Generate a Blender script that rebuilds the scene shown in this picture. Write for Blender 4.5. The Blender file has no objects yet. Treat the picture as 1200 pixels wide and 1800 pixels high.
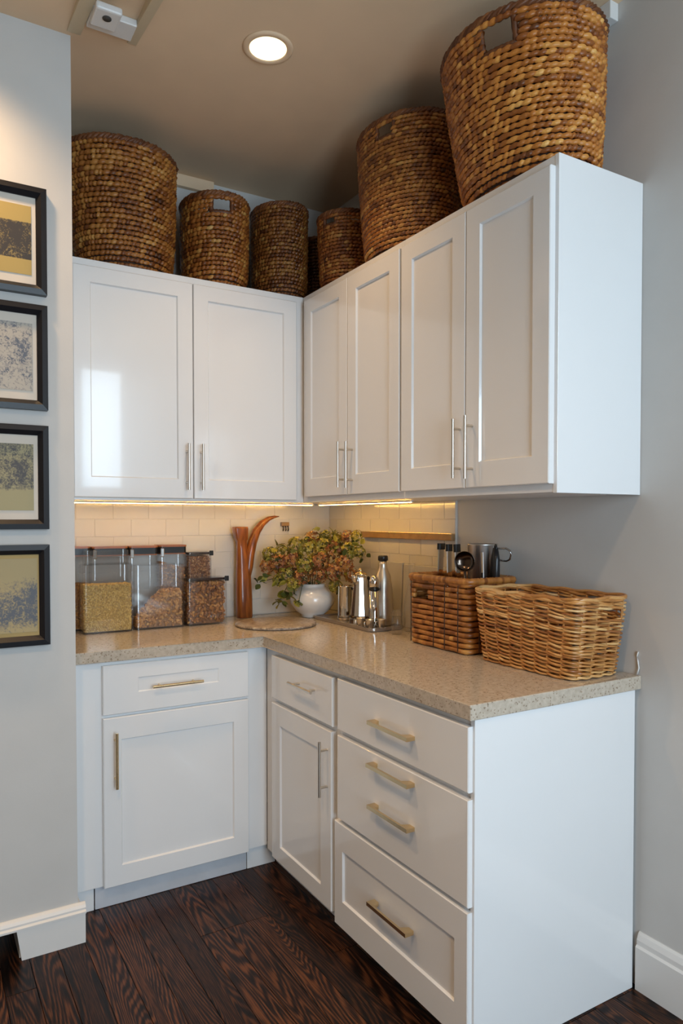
import bpy, bmesh, math, random
import numpy as np
from mathutils import Vector, Matrix
PI = math.pi
random.seed(7)
RNG = np.random.default_rng(11)
S = bpy.context.scene
COL = S.collection

# ------------------------------------------------------------------ camera
YAW, PITCH, FPX = 0.5401, -0.0227, 1256.0
cam_d = bpy.data.cameras.new('camera')
cam = bpy.data.objects.new('camera', cam_d)
COL.objects.link(cam)
cam.location = (-1.8047, -3.1199, 1.3662)
cam.rotation_euler = (PI / 2 + PITCH, 0, -YAW)
cam_d.sensor_fit = 'VERTICAL'
cam_d.sensor_height = 36.0
cam_d.lens = 36.0 * FPX / 1800.0
cam_d.shift_y = 41.6 / 1800.0
cam_d.clip_start = 0.02
S.camera = cam

# ------------------------------------------------------------------ world and light
S.view_settings.view_transform = 'Standard'
S.view_settings.look = 'None'
S.view_settings.gamma = 1.0
S.view_settings.exposure = 0.07
S.view_settings.use_curve_mapping = False
S.cycles.use_denoising = True
S.cycles.max_bounces = 8
S.cycles.diffuse_bounces = 5
S.cycles.transparent_max_bounces = 24
S.cycles.sample_clamp_indirect = 6.0
W = bpy.data.worlds.new('daylight')
S.world = W
W.use_nodes = True
W.node_tree.nodes['Background'].inputs[0].default_value = (0.72, 0.85, 1.0, 1)
W.node_tree.nodes['Background'].inputs[1].default_value = 1.0

def area(name, loc, rot, sx, sy, energy, color):
    d = bpy.data.lights.new(name, 'AREA')
    d.shape = 'RECTANGLE'; d.size = sx; d.size_y = sy
    d.energy = energy; d.color = color
    o = bpy.data.objects.new(name, d); COL.objects.link(o)
    o.location = loc; o.rotation_euler = rot
    return o
YR = -4.40                                   # inside face of the rear wall
WIN = [(-0.52, -0.08, 1.62, 2.78), (-1.75, -0.70, 0.40, 2.30)]  # second opening is unseen, added to let in broad daylight
DAY = (0.69, 0.865, 1.0)
area('daylight_narrow_window', (-0.30, YR - 0.14, 2.20), (PI / 2, 0, 0), 0.46, 1.18, 21, DAY)
area('daylight_added_window', (-1.225, YR - 0.14, 1.35), (PI / 2, 0, 0), 1.07, 1.92, 74, DAY)  # area lamp for the added wide opening, broad cool fill

# ------------------------------------------------------------------ materials
def new_mat(name):
    m = bpy.data.materials.new(name); m.use_nodes = True
    nt = m.node_tree
    return m, nt, nt.nodes['Principled BSDF']
def N(nt, t, **kw):
    n = nt.nodes.new(t)
    for k, v in kw.items():
        if k in n.inputs: n.inputs[k].default_value = v
        else: setattr(n, k, v)
    return n
def ramp(nt, stops):
    r = nt.nodes.new('ShaderNodeValToRGB')
    el = r.color_ramp.elements
    while len(el) < len(stops): el.new(0.5)
    for e, (p, c) in zip(el, stops):
        e.position = p; e.color = (*c, 1)
    return r
def plain(name, col, rough=0.5, metal=0.0, coat=0.0, noise=0.0, nscale=8.0, bump=0.0, bscale=200.0, spec=0.5):
    m, nt, b = new_mat(name)
    b.inputs['Roughness'].default_value = rough
    b.inputs['Metallic'].default_value = metal
    b.inputs['Coat Weight'].default_value = coat
    b.inputs['Coat Roughness'].default_value = 0.04
    b.inputs['Specular IOR Level'].default_value = spec
    tc = N(nt, 'ShaderNodeTexCoord')
    nz = N(nt, 'ShaderNodeTexNoise', Scale=nscale, Detail=4.0)
    nt.links.new(tc.outputs['Object'], nz.inputs['Vector'])
    lo = tuple(c * (1 - noise) for c in col); hi = tuple(min(1, c * (1 + noise)) for c in col)
    r = ramp(nt, [(0.3, lo), (0.7, hi)])
    nt.links.new(nz.outputs['Fac'], r.inputs[0]); nt.links.new(r.outputs[0], b.inputs['Base Color'])
    if bump:
        n2 = N(nt, 'ShaderNodeTexNoise', Scale=bscale, Detail=3.0)
        nt.links.new(tc.outputs['Object'], n2.inputs['Vector'])
        bp = N(nt, 'ShaderNodeBump', Strength=bump, Distance=0.002)
        nt.links.new(n2.outputs['Fac'], bp.inputs['Height']); nt.links.new(bp.outputs[0], b.inputs['Normal'])
    return m
def emitter(name, col, strength):
    m, nt, b = new_mat(name)
    b.inputs['Base Color'].default_value = (*col, 1)
    b.inputs['Emission Color'].default_value = (*col, 1)
    b.inputs['Emission Strength'].default_value = strength
    return m
def glass_mat(name, tint=(1, 1, 1), rough=0.03, body=0.10):
    m, nt, b = new_mat(name)
    out = nt.nodes['Material Output']
    tr = N(nt, 'ShaderNodeBsdfTransparent'); tr.inputs[0].default_value = (*tint, 1)
    gl = N(nt, 'ShaderNodeBsdfGlossy'); gl.inputs['Roughness'].default_value = rough
    lw = N(nt, 'ShaderNodeLayerWeight', Blend=0.5)
    pw = N(nt, 'ShaderNodeMath', operation='POWER'); pw.inputs[1].default_value = 4.0
    fr = N(nt, 'ShaderNodeMath', operation='MULTIPLY_ADD'); fr.inputs[1].default_value = 0.7; fr.inputs[2].default_value = 0.05
    nt.links.new(lw.outputs['Facing'], pw.inputs[0]); nt.links.new(pw.outputs[0], fr.inputs[0])
    mx = N(nt, 'ShaderNodeMixShader'); mx2 = N(nt, 'ShaderNodeMixShader')
    df = N(nt, 'ShaderNodeBsdfDiffuse'); df.inputs[0].default_value = (0.8, 0.8, 0.8, 1)
    mx2.inputs[0].default_value = body
    nt.links.new(tr.outputs[0], mx2.inputs[1]); nt.links.new(df.outputs[0], mx2.inputs[2])
    nt.links.new(fr.outputs[0], mx.inputs[0]); nt.links.new(mx2.outputs[0], mx.inputs[1]); nt.links.new(gl.outputs[0], mx.inputs[2])
    nt.links.new(mx.outputs[0], out.inputs['Surface'])
    return m
def tone_mat(name, stops, rough=0.5, fine=0.35, coat=0.0, fscale=(90, 90, 90)):
    """colour from the per-strand attribute 'tone' plus fine fibre noise and a random shift per piece"""
    m, nt, b = new_mat(name)
    b.inputs['Roughness'].default_value = rough; b.inputs['Coat Weight'].default_value = coat
    b.inputs['Coat Roughness'].default_value = 0.25
    at = N(nt, 'ShaderNodeAttribute', attribute_name='tone')
    tc = N(nt, 'ShaderNodeTexCoord'); oi = N(nt, 'ShaderNodeObjectInfo')
    mp = N(nt, 'ShaderNodeMapping'); mp.inputs['Scale'].default_value = fscale
    nz = N(nt, 'ShaderNodeTexNoise', Scale=1.0, Detail=3.0)
    nt.links.new(tc.outputs['Object'], mp.inputs[0]); nt.links.new(mp.outputs[0], nz.inputs['Vector'])
    a = N(nt, 'ShaderNodeMath', operation='MULTIPLY_ADD'); a.inputs[1].default_value = fine; 
    nt.links.new(nz.outputs['Fac'], a.inputs[0]); nt.links.new(at.outputs['Fac'], a.inputs[2])
    c = N(nt, 'ShaderNodeMath', operation='MULTIPLY_ADD'); c.inputs[1].default_value = 0.22
    nt.links.new(oi.outputs['Random'], c.inputs[0]); nt.links.new(a.outputs[0], c.inputs[2])
    d = N(nt, 'ShaderNodeMath', operation='SUBTRACT'); d.inputs[1].default_value = fine * 0.5 + 0.11
    nt.links.new(c.outputs[0], d.inputs[0])
    r = ramp(nt, stops)
    nt.links.new(d.outputs[0], r.inputs[0]); nt.links.new(r.outputs[0], b.inputs['Base Color'])
    return m

M = {}
M['wall'] = plain('wall_paint', (0.56, 0.55, 0.53), 0.6, noise=0.02, bump=0.06)
M['ceiling'] = plain('ceiling_paint', (0.76, 0.56, 0.37), 0.7, noise=0.02, bump=0.05)
M['tan'] = plain('tan_wall_paint', (0.58, 0.42, 0.27), 0.6, noise=0.02, bump=0.06)
M['trim'] = plain('trim_paint', (0.72, 0.71, 0.69), 0.3, noise=0.01)
M['white'] = plain('white_lacquer', (0.80, 0.80, 0.80), 0.16, coat=0.5, noise=0.01, nscale=3, bump=0.02, bscale=14)
M['carcass'] = plain('white_cabinet_body', (0.78, 0.78, 0.78), 0.28, noise=0.01)
M['grout'] = plain('grout', (0.64, 0.60, 0.54), 0.8, noise=0.05)
M['tile'] = plain('glazed_tile', (0.66, 0.62, 0.56), 0.12, noise=0.03, coat=0.3)
M['steel'] = plain('brushed_steel', (0.60, 0.60, 0.60), 0.22, 1.0, noise=0.08, nscale=30)
M['satin'] = plain('satin_steel', (0.66, 0.62, 0.58), 0.38, 1.0, noise=0.05, nscale=30)
M['chrome'] = plain('chrome', (0.75, 0.75, 0.75), 0.07, 1.0, noise=0.02)
M['nickel'] = plain('satin_nickel', (0.66, 0.61, 0.54), 0.32, 1.0, noise=0.05)
M['brass'] = plain('champagne_brass', (0.72, 0.56, 0.33), 0.25, 1.0, noise=0.06)
M['kick'] = plain('kick_steel', (0.66, 0.68, 0.72), 0.4, 0.25, noise=0.06, nscale=12)
M['dark'] = plain('dark_recess', (0.05, 0.045, 0.04), 0.7, noise=0.1)
M['shade_backing'] = plain('shade_and_lashing_brown', (0.035, 0.014, 0.006), 0.8, noise=0.3, nscale=60)  # near-black shell colour, stands for shade behind coil gaps; also used on lashings
M['black'] = plain('black_plastic', (0.012, 0.012, 0.013), 0.3, noise=0.1)
M['darkmetal'] = plain('dark_bronze_metal', (0.10, 0.075, 0.06), 0.18, 1.0, noise=0.1)
M['frame'] = plain('black_frame_lacquer', (0.010, 0.010, 0.013), 0.36, noise=0.1, spec=0.35)
M['mat'] = plain('cream_mat_board', (0.62, 0.57, 0.50), 0.8, noise=0.03)
M['ochre_mat'] = plain('ochre_mat_board', (0.42, 0.30, 0.12), 0.8, noise=0.05)
M['ceramic'] = plain('white_ceramic', (0.74, 0.72, 0.69), 0.2, coat=0.4, noise=0.02)
M['glass'] = glass_mat('clear_acrylic', (0.985, 0.985, 0.985), 0.05, 0.010)
M['pane'] = glass_mat('window_pane', (0.98, 0.99, 1.0), 0.02, 0.0)
M['lidwood'] = plain('reddish_wood', (0.30, 0.10, 0.035), 0.35, noise=0.3, nscale=25)
M['led'] = emitter('warm_led', (1.0, 0.56, 0.13), 45.0)
M['lens'] = emitter('warm_lamp_lens', (1.0, 0.84, 0.50), 2.2)
M['cream'] = plain('cream_enamel', (0.62, 0.52, 0.36), 0.45, noise=0.03)
M['tray'] = plain('grey_tray', (0.36, 0.32, 0.29), 0.25, 0.6, noise=0.06)
M['board'] = plain('pale_grey_board', (0.50, 0.47, 0.43), 0.35, noise=0.04)
M['rail'] = plain('oak_rail', (0.30, 0.17, 0.07), 0.35, noise=0.2, nscale=30)

def quartz():
    m, nt, b = new_mat('speckled_quartz')
    b.inputs['Roughness'].default_value = 0.12
    tc = N(nt, 'ShaderNodeTexCoord')
    n1 = N(nt, 'ShaderNodeTexNoise', Scale=70.0, Detail=5.0)
    v = N(nt, 'ShaderNodeTexVoronoi', Scale=260.0)
    r = ramp(nt, [(0.35, (0.45, 0.38, 0.30)), (0.65, (0.55, 0.475, 0.385))])
    nt.links.new(tc.outputs['Object'], n1.inputs['Vector']); nt.links.new(tc.outputs['Object'], v.inputs['Vector'])
    nt.links.new(n1.outputs['Fac'], r.inputs[0])
    sp = N(nt, 'ShaderNodeSeparateColor'); nt.links.new(v.outputs['Color'], sp.inputs[0])
    r2 = ramp(nt, [(0.0, (0.50, 0.45, 0.40)), (0.05, (0.66, 0.60, 0.54)), (0.09, (1, 1, 1)), (1.0, (1, 1, 1))])
    nt.links.new(sp.outputs[0], r2.inputs[0])
    mx = N(nt, 'ShaderNodeMix', data_type='RGBA', blend_type='MULTIPLY'); mx.inputs[0].default_value = 1.0
    nt.links.new(r.outputs[0], mx.inputs[6]); nt.links.new(r2.outputs[0], mx.inputs[7])
    nt.links.new(mx.outputs[2], b.inputs['Base Color'])
    return m
M['quartz'] = quartz()

def stone_disc():
    m, nt, b = new_mat('speckled_stone')
    b.inputs['Roughness'].default_value = 0.3
    tc = N(nt, 'ShaderNodeTexCoord')
    n1 = N(nt, 'ShaderNodeTexNoise', Scale=60.0, Detail=6.0, Roughness=0.75)
    r = ramp(nt, [(0.35, (0.10, 0.075, 0.06)), (0.5, (0.30, 0.24, 0.19)), (0.68, (0.55, 0.48, 0.40))])
    nt.links.new(tc.outputs['Object'], n1.inputs['Vector']); nt.links.new(n1.outputs['Fac'], r.inputs[0])
    nt.links.new(r.outputs[0], b.inputs['Base Color'])
    return m
M['stone'] = stone_disc()

def oak_floor():
    m, nt, b = new_mat('dark_stained_oak')
    b.inputs['Roughness'].default_value = 0.36; b.inputs['Specular IOR Level'].default_value = 0.2
    tc = N(nt, 'ShaderNodeTexCoord'); oi = N(nt, 'ShaderNodeObjectInfo')
    off = N(nt, 'ShaderNodeMath', operation='MULTIPLY'); off.inputs[1].default_value = 37.0
    nt.links.new(oi.outputs['Random'], off.inputs[0])
    mp = N(nt, 'ShaderNodeMapping'); mp.inputs['Scale'].default_value = (12.0, 0.95, 1.0)
    add = N(nt, 'ShaderNodeVectorMath', operation='ADD')
    nt.links.new(tc.outputs['Object'], mp.inputs[0]); nt.links.new(mp.outputs[0], add.inputs[0]); nt.links.new(off.outputs[0], add.inputs[1])
    nz = N(nt, 'ShaderNodeTexNoise', Scale=0.9, Detail=1.5, Roughness=0.35)
    nt.links.new(add.outputs[0], nz.inputs['Vector'])
    mul = N(nt, 'ShaderNodeMath', operation='MULTIPLY'); mul.inputs[1].default_value = 230.0
    nt.links.new(nz.outputs['Fac'], mul.inputs[0])
    sn = N(nt, 'ShaderNodeMath', operation='SINE'); nt.links.new(mul.outputs[0], sn.inputs[0])
    mp2 = N(nt, 'ShaderNodeMapping'); mp2.inputs['Scale'].default_value = (260.0, 14.0, 1.0)
    nt.links.new(tc.outputs['Object'], mp2.inputs[0])
    add2 = N(nt, 'ShaderNodeVectorMath', operation='ADD')
    nt.links.new(mp2.outputs[0], add2.inputs[0]); nt.links.new(off.outputs[0], add2.inputs[1])
    pores = N(nt, 'ShaderNodeTexNoise', Scale=1.0, Detail=2.0); nt.links.new(add2.outputs[0], pores.inputs['Vector'])
    s = N(nt, 'ShaderNodeMath', operation='MULTIPLY_ADD'); s.inputs[1].default_value = 0.21
    nt.links.new(sn.outputs[0], s.inputs[0]); nt.links.new(pores.outputs['Fac'], s.inputs[2])
    r = ramp(nt, [(0.28, (0.004, 0.0018, 0.0014)), (0.50, (0.026, 0.009, 0.0045)), (0.80, (0.105, 0.036, 0.013))])
    nt.links.new(s.outputs[0], r.inputs[0])
    tn = N(nt, 'ShaderNodeMapRange'); tn.inputs['To Min'].default_value = 0.45; tn.inputs['To Max'].default_value = 1.5
    nt.links.new(oi.outputs['Random'], tn.inputs[0])
    mx = N(nt, 'ShaderNodeVectorMath', operation='SCALE')
    nt.links.new(r.outputs[0], mx.inputs[0]); nt.links.new(tn.outputs[0], mx.inputs['Scale'])
    nt.links.new(mx.outputs[0], b.inputs['Base Color'])
    bp = N(nt, 'ShaderNodeBump', Strength=0.12, Distance=0.001)
    nt.links.new(s.outputs[0], bp.inputs['Height']); nt.links.new(bp.outputs[0], b.inputs['Normal'])
    return m
M['oak'] = oak_floor()

def carved_wood():
    m, nt, b = new_mat('polished_orange_wood')
    b.inputs['Roughness'].default_value = 0.3; b.inputs['Coat Weight'].default_value = 0.3
    tc = N(nt, 'ShaderNodeTexCoord')
    mp = N(nt, 'ShaderNodeMapping'); mp.inputs['Scale'].default_value = (60, 60, 7)
    nz = N(nt, 'ShaderNodeTexNoise', Scale=1.0, Detail=4.0, Distortion=0.6)
    nt.links.new(tc.outputs['Object'], mp.inputs[0]); nt.links.new(mp.outputs[0], nz.inputs['Vector'])
    r = ramp(nt, [(0.3, (0.12, 0.026, 0.006)), (0.7, (0.36, 0.105, 0.018))])
    nt.links.new(nz.outputs['Fac'], r.inputs[0]); nt.links.new(r.outputs[0], b.inputs['Base Color'])
    return m
M['carved'] = carved_wood()

def print_mat(name, ground, ink, scale, thresh, band):
    """an etched print: ink noise over tinted paper, flat on the sheet"""
    m, nt, b = new_mat(name)
    b.inputs['Roughness'].default_value = 0.6
    tc = N(nt, 'ShaderNodeTexCoord')
    n1 = N(nt, 'ShaderNodeTexNoise', Scale=scale, Detail=8.0, Roughness=0.75, Distortion=0.8)
    v = N(nt, 'ShaderNodeTexNoise', Scale=scale * 7.0, Detail=3.0, Roughness=0.6, Distortion=1.5)
    nt.links.new(tc.outputs['Object'], n1.inputs['Vector']); nt.links.new(tc.outputs['Object'], v.inputs['Vector'])
    sx = N(nt, 'ShaderNodeSeparateXYZ'); nt.links.new(tc.outputs['Object'], sx.inputs[0])
    bz = ramp(nt, band); mr = N(nt, 'ShaderNodeMapRange'); mr.inputs['From Min'].default_value = -0.12; mr.inputs['From Max'].default_value = 0.12
    nt.links.new(sx.outputs['Z'], mr.inputs[0]); nt.links.new(mr.outputs[0], bz.inputs[0])
    sb = N(nt, 'ShaderNodeSeparateColor'); nt.links.new(bz.outputs[0], sb.inputs[0])
    a = N(nt, 'ShaderNodeMath', operation='MULTIPLY_ADD'); a.inputs[1].default_value = 0.75
    nt.links.new(v.outputs['Fac'], a.inputs[0]); nt.links.new(n1.outputs['Fac'], a.inputs[2])
    c = N(nt, 'ShaderNodeMath', operation='MULTIPLY'); nt.links.new(a.outputs[0], c.inputs[0]); nt.links.new(sb.outputs[0], c.inputs[1])
    r = ramp(nt, [(thresh - 0.12, ground), (thresh, tuple(0.5 * (g + k) for g, k in zip(ground, ink))), (thresh + 0.12, ink)])
    nt.links.new(c.outputs[0], r.inputs[0]); nt.links.new(r.outputs[0], b.inputs['Base Color'])
    return m

# ------------------------------------------------------------------ mesh helpers
def link(name, me, mat=None, parent=None, loc=(0, 0, 0), rotz=0.0):
    o = bpy.data.objects.new(name, me); COL.objects.link(o)
    o.location = loc; o.rotation_euler = (0, 0, rotz)
    if me is not None and mat is not None and not me.materials: me.materials.append(mat)
    if parent: o.parent = parent
    return o
def tag(o, label=None, cat=None, group=None, kind=None):
    if label: o['label'] = label
    if cat: o['category'] = cat
    if group: o['group'] = group
    if kind: o['kind'] = kind
    return o
def thing(name, label, cat, loc=(0, 0, 0), rotz=0.0, group=None):
    o = link(name, None, loc=loc, rotz=rotz); o.empty_display_size = 0.05
    return tag(o, label, cat, group)
def pyd(name, verts, faces, smooth=False, tone=None):
    me = bpy.data.meshes.new(name)
    me.from_pydata([tuple(map(float, v)) for v in verts], [], [tuple(map(int, f)) for f in faces])
    if tone is not None:
        at = me.color_attributes.new('tone', 'FLOAT_COLOR', 'POINT')
        t = np.ones((len(verts), 4), np.float32); t[:, :3] = np.asarray(tone, np.float32).reshape(-1, 1)
        at.data.foreach_set('color', t.ravel())
    if smooth: me.polygons.foreach_set('use_smooth', [True] * len(me.polygons))
    me.update(); return me
def bm_box(bm, a, b):
    x0, y0, z0 = a; x1, y1, z1 = b
    v = [bm.verts.new(p) for p in ((x0, y0, z0), (x1, y0, z0), (x1, y1, z0), (x0, y1, z0), (x0, y0, z1), (x1, y0, z1), (x1, y1, z1), (x0, y1, z1))]
    fs = [bm.faces.new([v[i] for i in f]) for f in ((3, 2, 1, 0), (4, 5, 6, 7), (0, 1, 5, 4), (1, 2, 6, 5), (2, 3, 7, 6), (3, 0, 4, 7))]
    return fs
def boxes(name, bs, bevel=0.0, seg=2):
    bm = bmesh.new()
    for a, b in bs: bm_box(bm, a, b)
    if bevel: bmesh.ops.bevel(bm, geom=bm.edges[:], offset=bevel, segments=seg, affect='EDGES', profile=0.5, clamp_overlap=True)
    me = bpy.data.meshes.new(name); bm.to_mesh(me); bm.free(); return me
def box(name, a, b, mat, parent=None, bevel=0.0, **kw):
    return link(name, boxes(name, [(a, b)], bevel), mat, parent, **kw)
def prism(name, poly, z0, z1, bevel=0.0, seg=2):
    bm = bmesh.new()
    lo = [bm.verts.new((x, y, z0)) for x, y in poly]; hi = [bm.verts.new((x, y, z1)) for x, y in poly]
    bm.faces.new(lo[::-1]); bm.faces.new(hi)
    n = len(poly)
    for i in range(n): bm.faces.new((lo[i], lo[(i + 1) % n], hi[(i + 1) % n], hi[i]))
    if bevel: bmesh.ops.bevel(bm, geom=bm.edges[:], offset=bevel, segments=seg, affect='EDGES', profile=0.5, clamp_overlap=True)
    me = bpy.data.meshes.new(name); bm.to_mesh(me); bm.free(); return me
def lathe(name, prof, n=32, sx=1.0, sy=1.0, close=True):
    vs, fs = [], []
    for r, z in prof:
        for k in range(n):
            a = 2 * PI * k / n; vs.append((r * math.cos(a) * sx, r * math.sin(a) * sy, z))
    for i in range(len(prof) - 1):
        for k in range(n):
            k2 = (k + 1) % n
            fs.append((i * n + k, i * n + k2, (i + 1) * n + k2, (i + 1) * n + k))
    if close:
        fs.append(tuple(range(n))[::-1]); fs.append(tuple((len(prof) - 1) * n + k for k in range(n)))
    return pyd(name, vs, fs, True)
def rrect(hx, hy, r, n=6):
    pts = []
    for cx, cy, a0 in ((hx - r, hy - r, 0), (-hx + r, hy - r, 90), (-hx + r, -hy + r, 180), (hx - r, -hy + r, 270)):
        for k in range(n + 1):
            a = math.radians(a0 + 90 * k / n); pts.append((cx + r * math.cos(a), cy + r * math.sin(a)))
    return pts
def loft(name, sections, smooth=True, close=True):
    """sections: lists of 3-D points, same count"""
    n = len(sections[0]); vs = [p for s in sections for p in s]; fs = []
    for i in range(len(sections) - 1):
        for k in range(n):
            k2 = (k + 1) % n; fs.append((i * n + k, i * n + k2, (i + 1) * n + k2, (i + 1) * n + k))
    if close:
        fs.append(tuple(range(n))[::-1]); fs.append(tuple((len(sections) - 1) * n + k for k in range(n)))
    return pyd(name, vs, fs, smooth)
def tube(name, pts, rad, sides=8, closed=False, tone=None, up=(0, 0, 1), flat=1.0):
    """a tube along pts; rad scalar or per-point"""
    P = np.asarray(pts, float); n = len(P)
    R = np.full(n, rad, float) if np.isscalar(rad) else np.asarray(rad, float)
    T = (np.roll(P, -1, 0) - np.roll(P, 1, 0)) if closed else np.gradient(P, axis=0)
    T /= np.linalg.norm(T, axis=1, keepdims=True) + 1e-12
    U = np.tile(np.asarray(up, float), (n, 1))
    A = np.cross(T, U); bad = np.linalg.norm(A, axis=1) < 1e-3
    A[bad] = np.cross(T[bad], [1.0, 0.31, 0.0]); A /= np.linalg.norm(A, axis=1, keepdims=True)
    B = np.cross(A, T)
    th = np.arange(sides) * 2 * PI / sides
    V = P[:, None, :] + R[:, None, None] * (np.cos(th)[None, :, None] * A[:, None, :] + flat * np.sin(th)[None, :, None] * B[:, None, :])
    V = V.reshape(-1, 3); F = []
    m = n if closed else n - 1
    for i in range(m):
        j = (i + 1) % n
        for k in range(sides):
            k2 = (k + 1) % sides; F.append((i * sides + k, j * sides + k, j * sides + k2, i * sides + k2))
    if not closed:
        F.append(tuple(range(sides))); F.append(tuple((n - 1) * sides + k for k in range(sides))[::-1])
    t = None if tone is None else np.repeat(np.asarray(tone, float), sides)
    return pyd(name, V, F, True, t)

# ------------------------------------------------------------------ the room
ZC = 2.89
XL = -4.0
def struct(o): return tag(o, kind='structure')
floor = struct(box('floor', (XL - 0.1, YR - 0.1, -0.12), (0.1, 0.1, -0.0125), M['dark']))
PW = 0.083
plank_me = {}
x = XL + PW / 2; k = 0
while x < 0.02:
    y = 0.0 - random.uniform(0.0, 0.8)
    first = True; ytop = 0.0
    while ytop > YR:
        ln = random.choice((1.2, 1.5, 1.8, 2.1)) if not first else random.choice((0.9, 1.2, 1.5, 1.8, 2.1))
        first = False
        if ln not in plank_me:
            plank_me[ln] = boxes('plank', [((-PW / 2 + 0.0007, -ln / 2 + 0.0007, -0.012), (PW / 2 - 0.0007, ln / 2 - 0.0007, 0.0))], 0.0006, 1)
        link('plank', plank_me[ln], M['oak'], floor, (x, ytop - ln / 2, random.uniform(-0.0005, 0.0)))
        ytop -= ln
    x += PW
ceiling = struct(box('ceiling', (XL - 0.1, YR - 0.1, ZC), (0.1, 0.1, ZC + 0.1), M['ceiling']))
wall_back = struct(box('wall_back', (-1.40, 0.0, 0.0), (0.1, 0.1, ZC), M['wall']))
wall_right = struct(box('wall_right', (0.0, YR, 0.0), (0.1, 0.0, ZC), M['wall']))
YW = -0.72; XW = -1.361
wall_left = struct(link('wall_left', boxes('wall_left', [((-1.536, YW, 0.0), (XW, 0.1, ZC)), ((XL, YW, 0.095), (-1.536, 0.1, ZC)), ((XL, -0.56, 0.0), (-1.536, 0.1, 0.095))]), M['wall']))
wall_far_left = struct(box('wall_side', (XL - 0.1, YR, 0.0), (XL, 0.1, ZC), M['tan']))
rb = []
w0, w1 = WIN
for a, b in (((XL, 0, ), (w1[0], ZC)), ((w1[0], 0), (w1[1], w1[2])), ((w1[0], w1[3]), (w1[1], ZC)), ((w1[1], 0), (w0[0], ZC)), ((w0[0], 0), (w0[1], w0[2])), ((w0[0], w0[3]), (w0[1], ZC)), ((w0[1], 0), (0.0, ZC))):
    rb.append(((a[0], YR - 0.1, a[1]), (b[0], YR, b[1])))
wall_rear = struct(link('wall_rear', boxes('wall_rear', rb), M['wall']))
for i, (x0, x1, z0, z1) in enumerate(WIN):
    wn = struct(thing('window_%d' % (i + 1), None, None))  # the second, wide window is the added one
    t = 0.045
    link('window_frame', boxes('window_frame', [((x0, YR - 0.08, z0), (x1, YR - 0.03, z0 + t)), ((x0, YR - 0.08, z1 - t), (x1, YR - 0.03, z1)), ((x0, YR - 0.08, z0 + t), (x0 + t, YR - 0.03, z1 - t)), ((x1 - t, YR - 0.08, z0 + t), (x1, YR - 0.03, z1 - t))], 0.003), M['trim'], wn)
    box('pane', (x0 + t, YR - 0.058, z0 + t), (x1 - t, YR - 0.054, z1 - t), M['pane'], wn)
    box('window_sill', (x0 - 0.03, YR - 0.03, z0 - 0.03), (x1 + 0.03, YR + 0.04, z0), M['trim'], wn, 0.004)
# trims under the ceiling
struct(box('trim_1', (-1.361, -0.025, 2.838), (-0.62, 0.0, ZC), M['ceiling'], bevel=0.002))
struct(box('trim_2', (-0.035, -1.70, 2.838), (0.0, -1.35, ZC), M['trim'], bevel=0.002))
# baseboards
def cap_profile(x0, x1, y_wall):
    prof = [(0, 0.095), (-0.022, 0.095), (-0.022, 0.101), (-0.016, 0.106), (-0.016, 0.112), (-0.011, 0.120), (-0.004, 0.126), (0, 0.126)]
    return [[(x, y_wall + p, z) for p, z in prof] for x in (x0, x1)]
bl = struct(thing('baseboard_left', None, None))
link('baseboard_cap', loft('baseboard_cap', cap_profile(XL, -1.339, YW), False), M['trim'], bl)
poly = [(-1.545, 0.095), (-1.531, 0.0), (-1.341, 0.0), (-1.341, 0.095)]
link('baseboard_board', loft('baseboard_board', [[(x, y, z) for x, z in poly] for y in (YW - 0.020, YW)], False), M['trim'], bl)
link('baseboard_return', boxes('baseboard_return', [((XW, YW + 0.0005, 0), (XW + 0.0195, -0.585, 0.094))], 0.0), M['trim'], bl)
br = struct(thing('baseboard_right', None, None))
prof = [(0, 0.0), (-0.020, 0.0), (-0.020, 0.125), (-0.014, 0.131), (-0.014, 0.145), (-0.008, 0.160), (-0.003, 0.166), (0, 0.166)]
link('baseboard_board', loft('baseboard_board', [[(p, y, z) for p, z in prof] for y in (-1.802, YR)], False), M['trim'], br)

# backsplash tiles
TW, TH, TT = 0.152, 0.0755, 0.009
box('backsplash_bed', (-1.36, -0.0072, 0.9142), (0.0, 0.0, 1.4388), M['grout'], wall_back)
box('backsplash_bed', (-0.0072, -0.98, 0.9142), (0.0, -0.0075, 1.4388), M['grout'], wall_right)
tile_cache = {}
def tile_mesh(w, h):
    key = (round(w, 3), round(h, 3))
    if key not in tile_cache:
        tile_cache[key] = boxes('tile', [((-w / 2 + 0.001, -TT, -h / 2 + 0.001), (w / 2 - 0.001, -0.0035, h / 2 - 0.001))], 0.0008, 1)
    return tile_cache[key]
def tile_run(u0, u1, place):
    z = 0.9145; row = 0
    while z < 1.438:
        h = min(TH, 1.4385 - z)
        u = u0 - (TW / 2 if row % 2 else 0)
        while u < u1 - 0.01:
            a, b = max(u, u0), min(u + TW, u1)
            if b - a > 0.012 and h > 0.01: place((a + b) / 2, z + h / 2, b - a, h)
            u += TW
        z += TH; row += 1
tile_run(0.0, 1.35, lambda u, z, w, h: link('tile', tile_mesh(w, h), M['tile'], wall_back, (-0.0095 - u, 0, z)))
tile_run(0.0, 0.98, lambda u, z, w, h: link('tile', tile_mesh(w, h), M['tile'], wall_right, (0, -u, z), -PI / 2))

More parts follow.
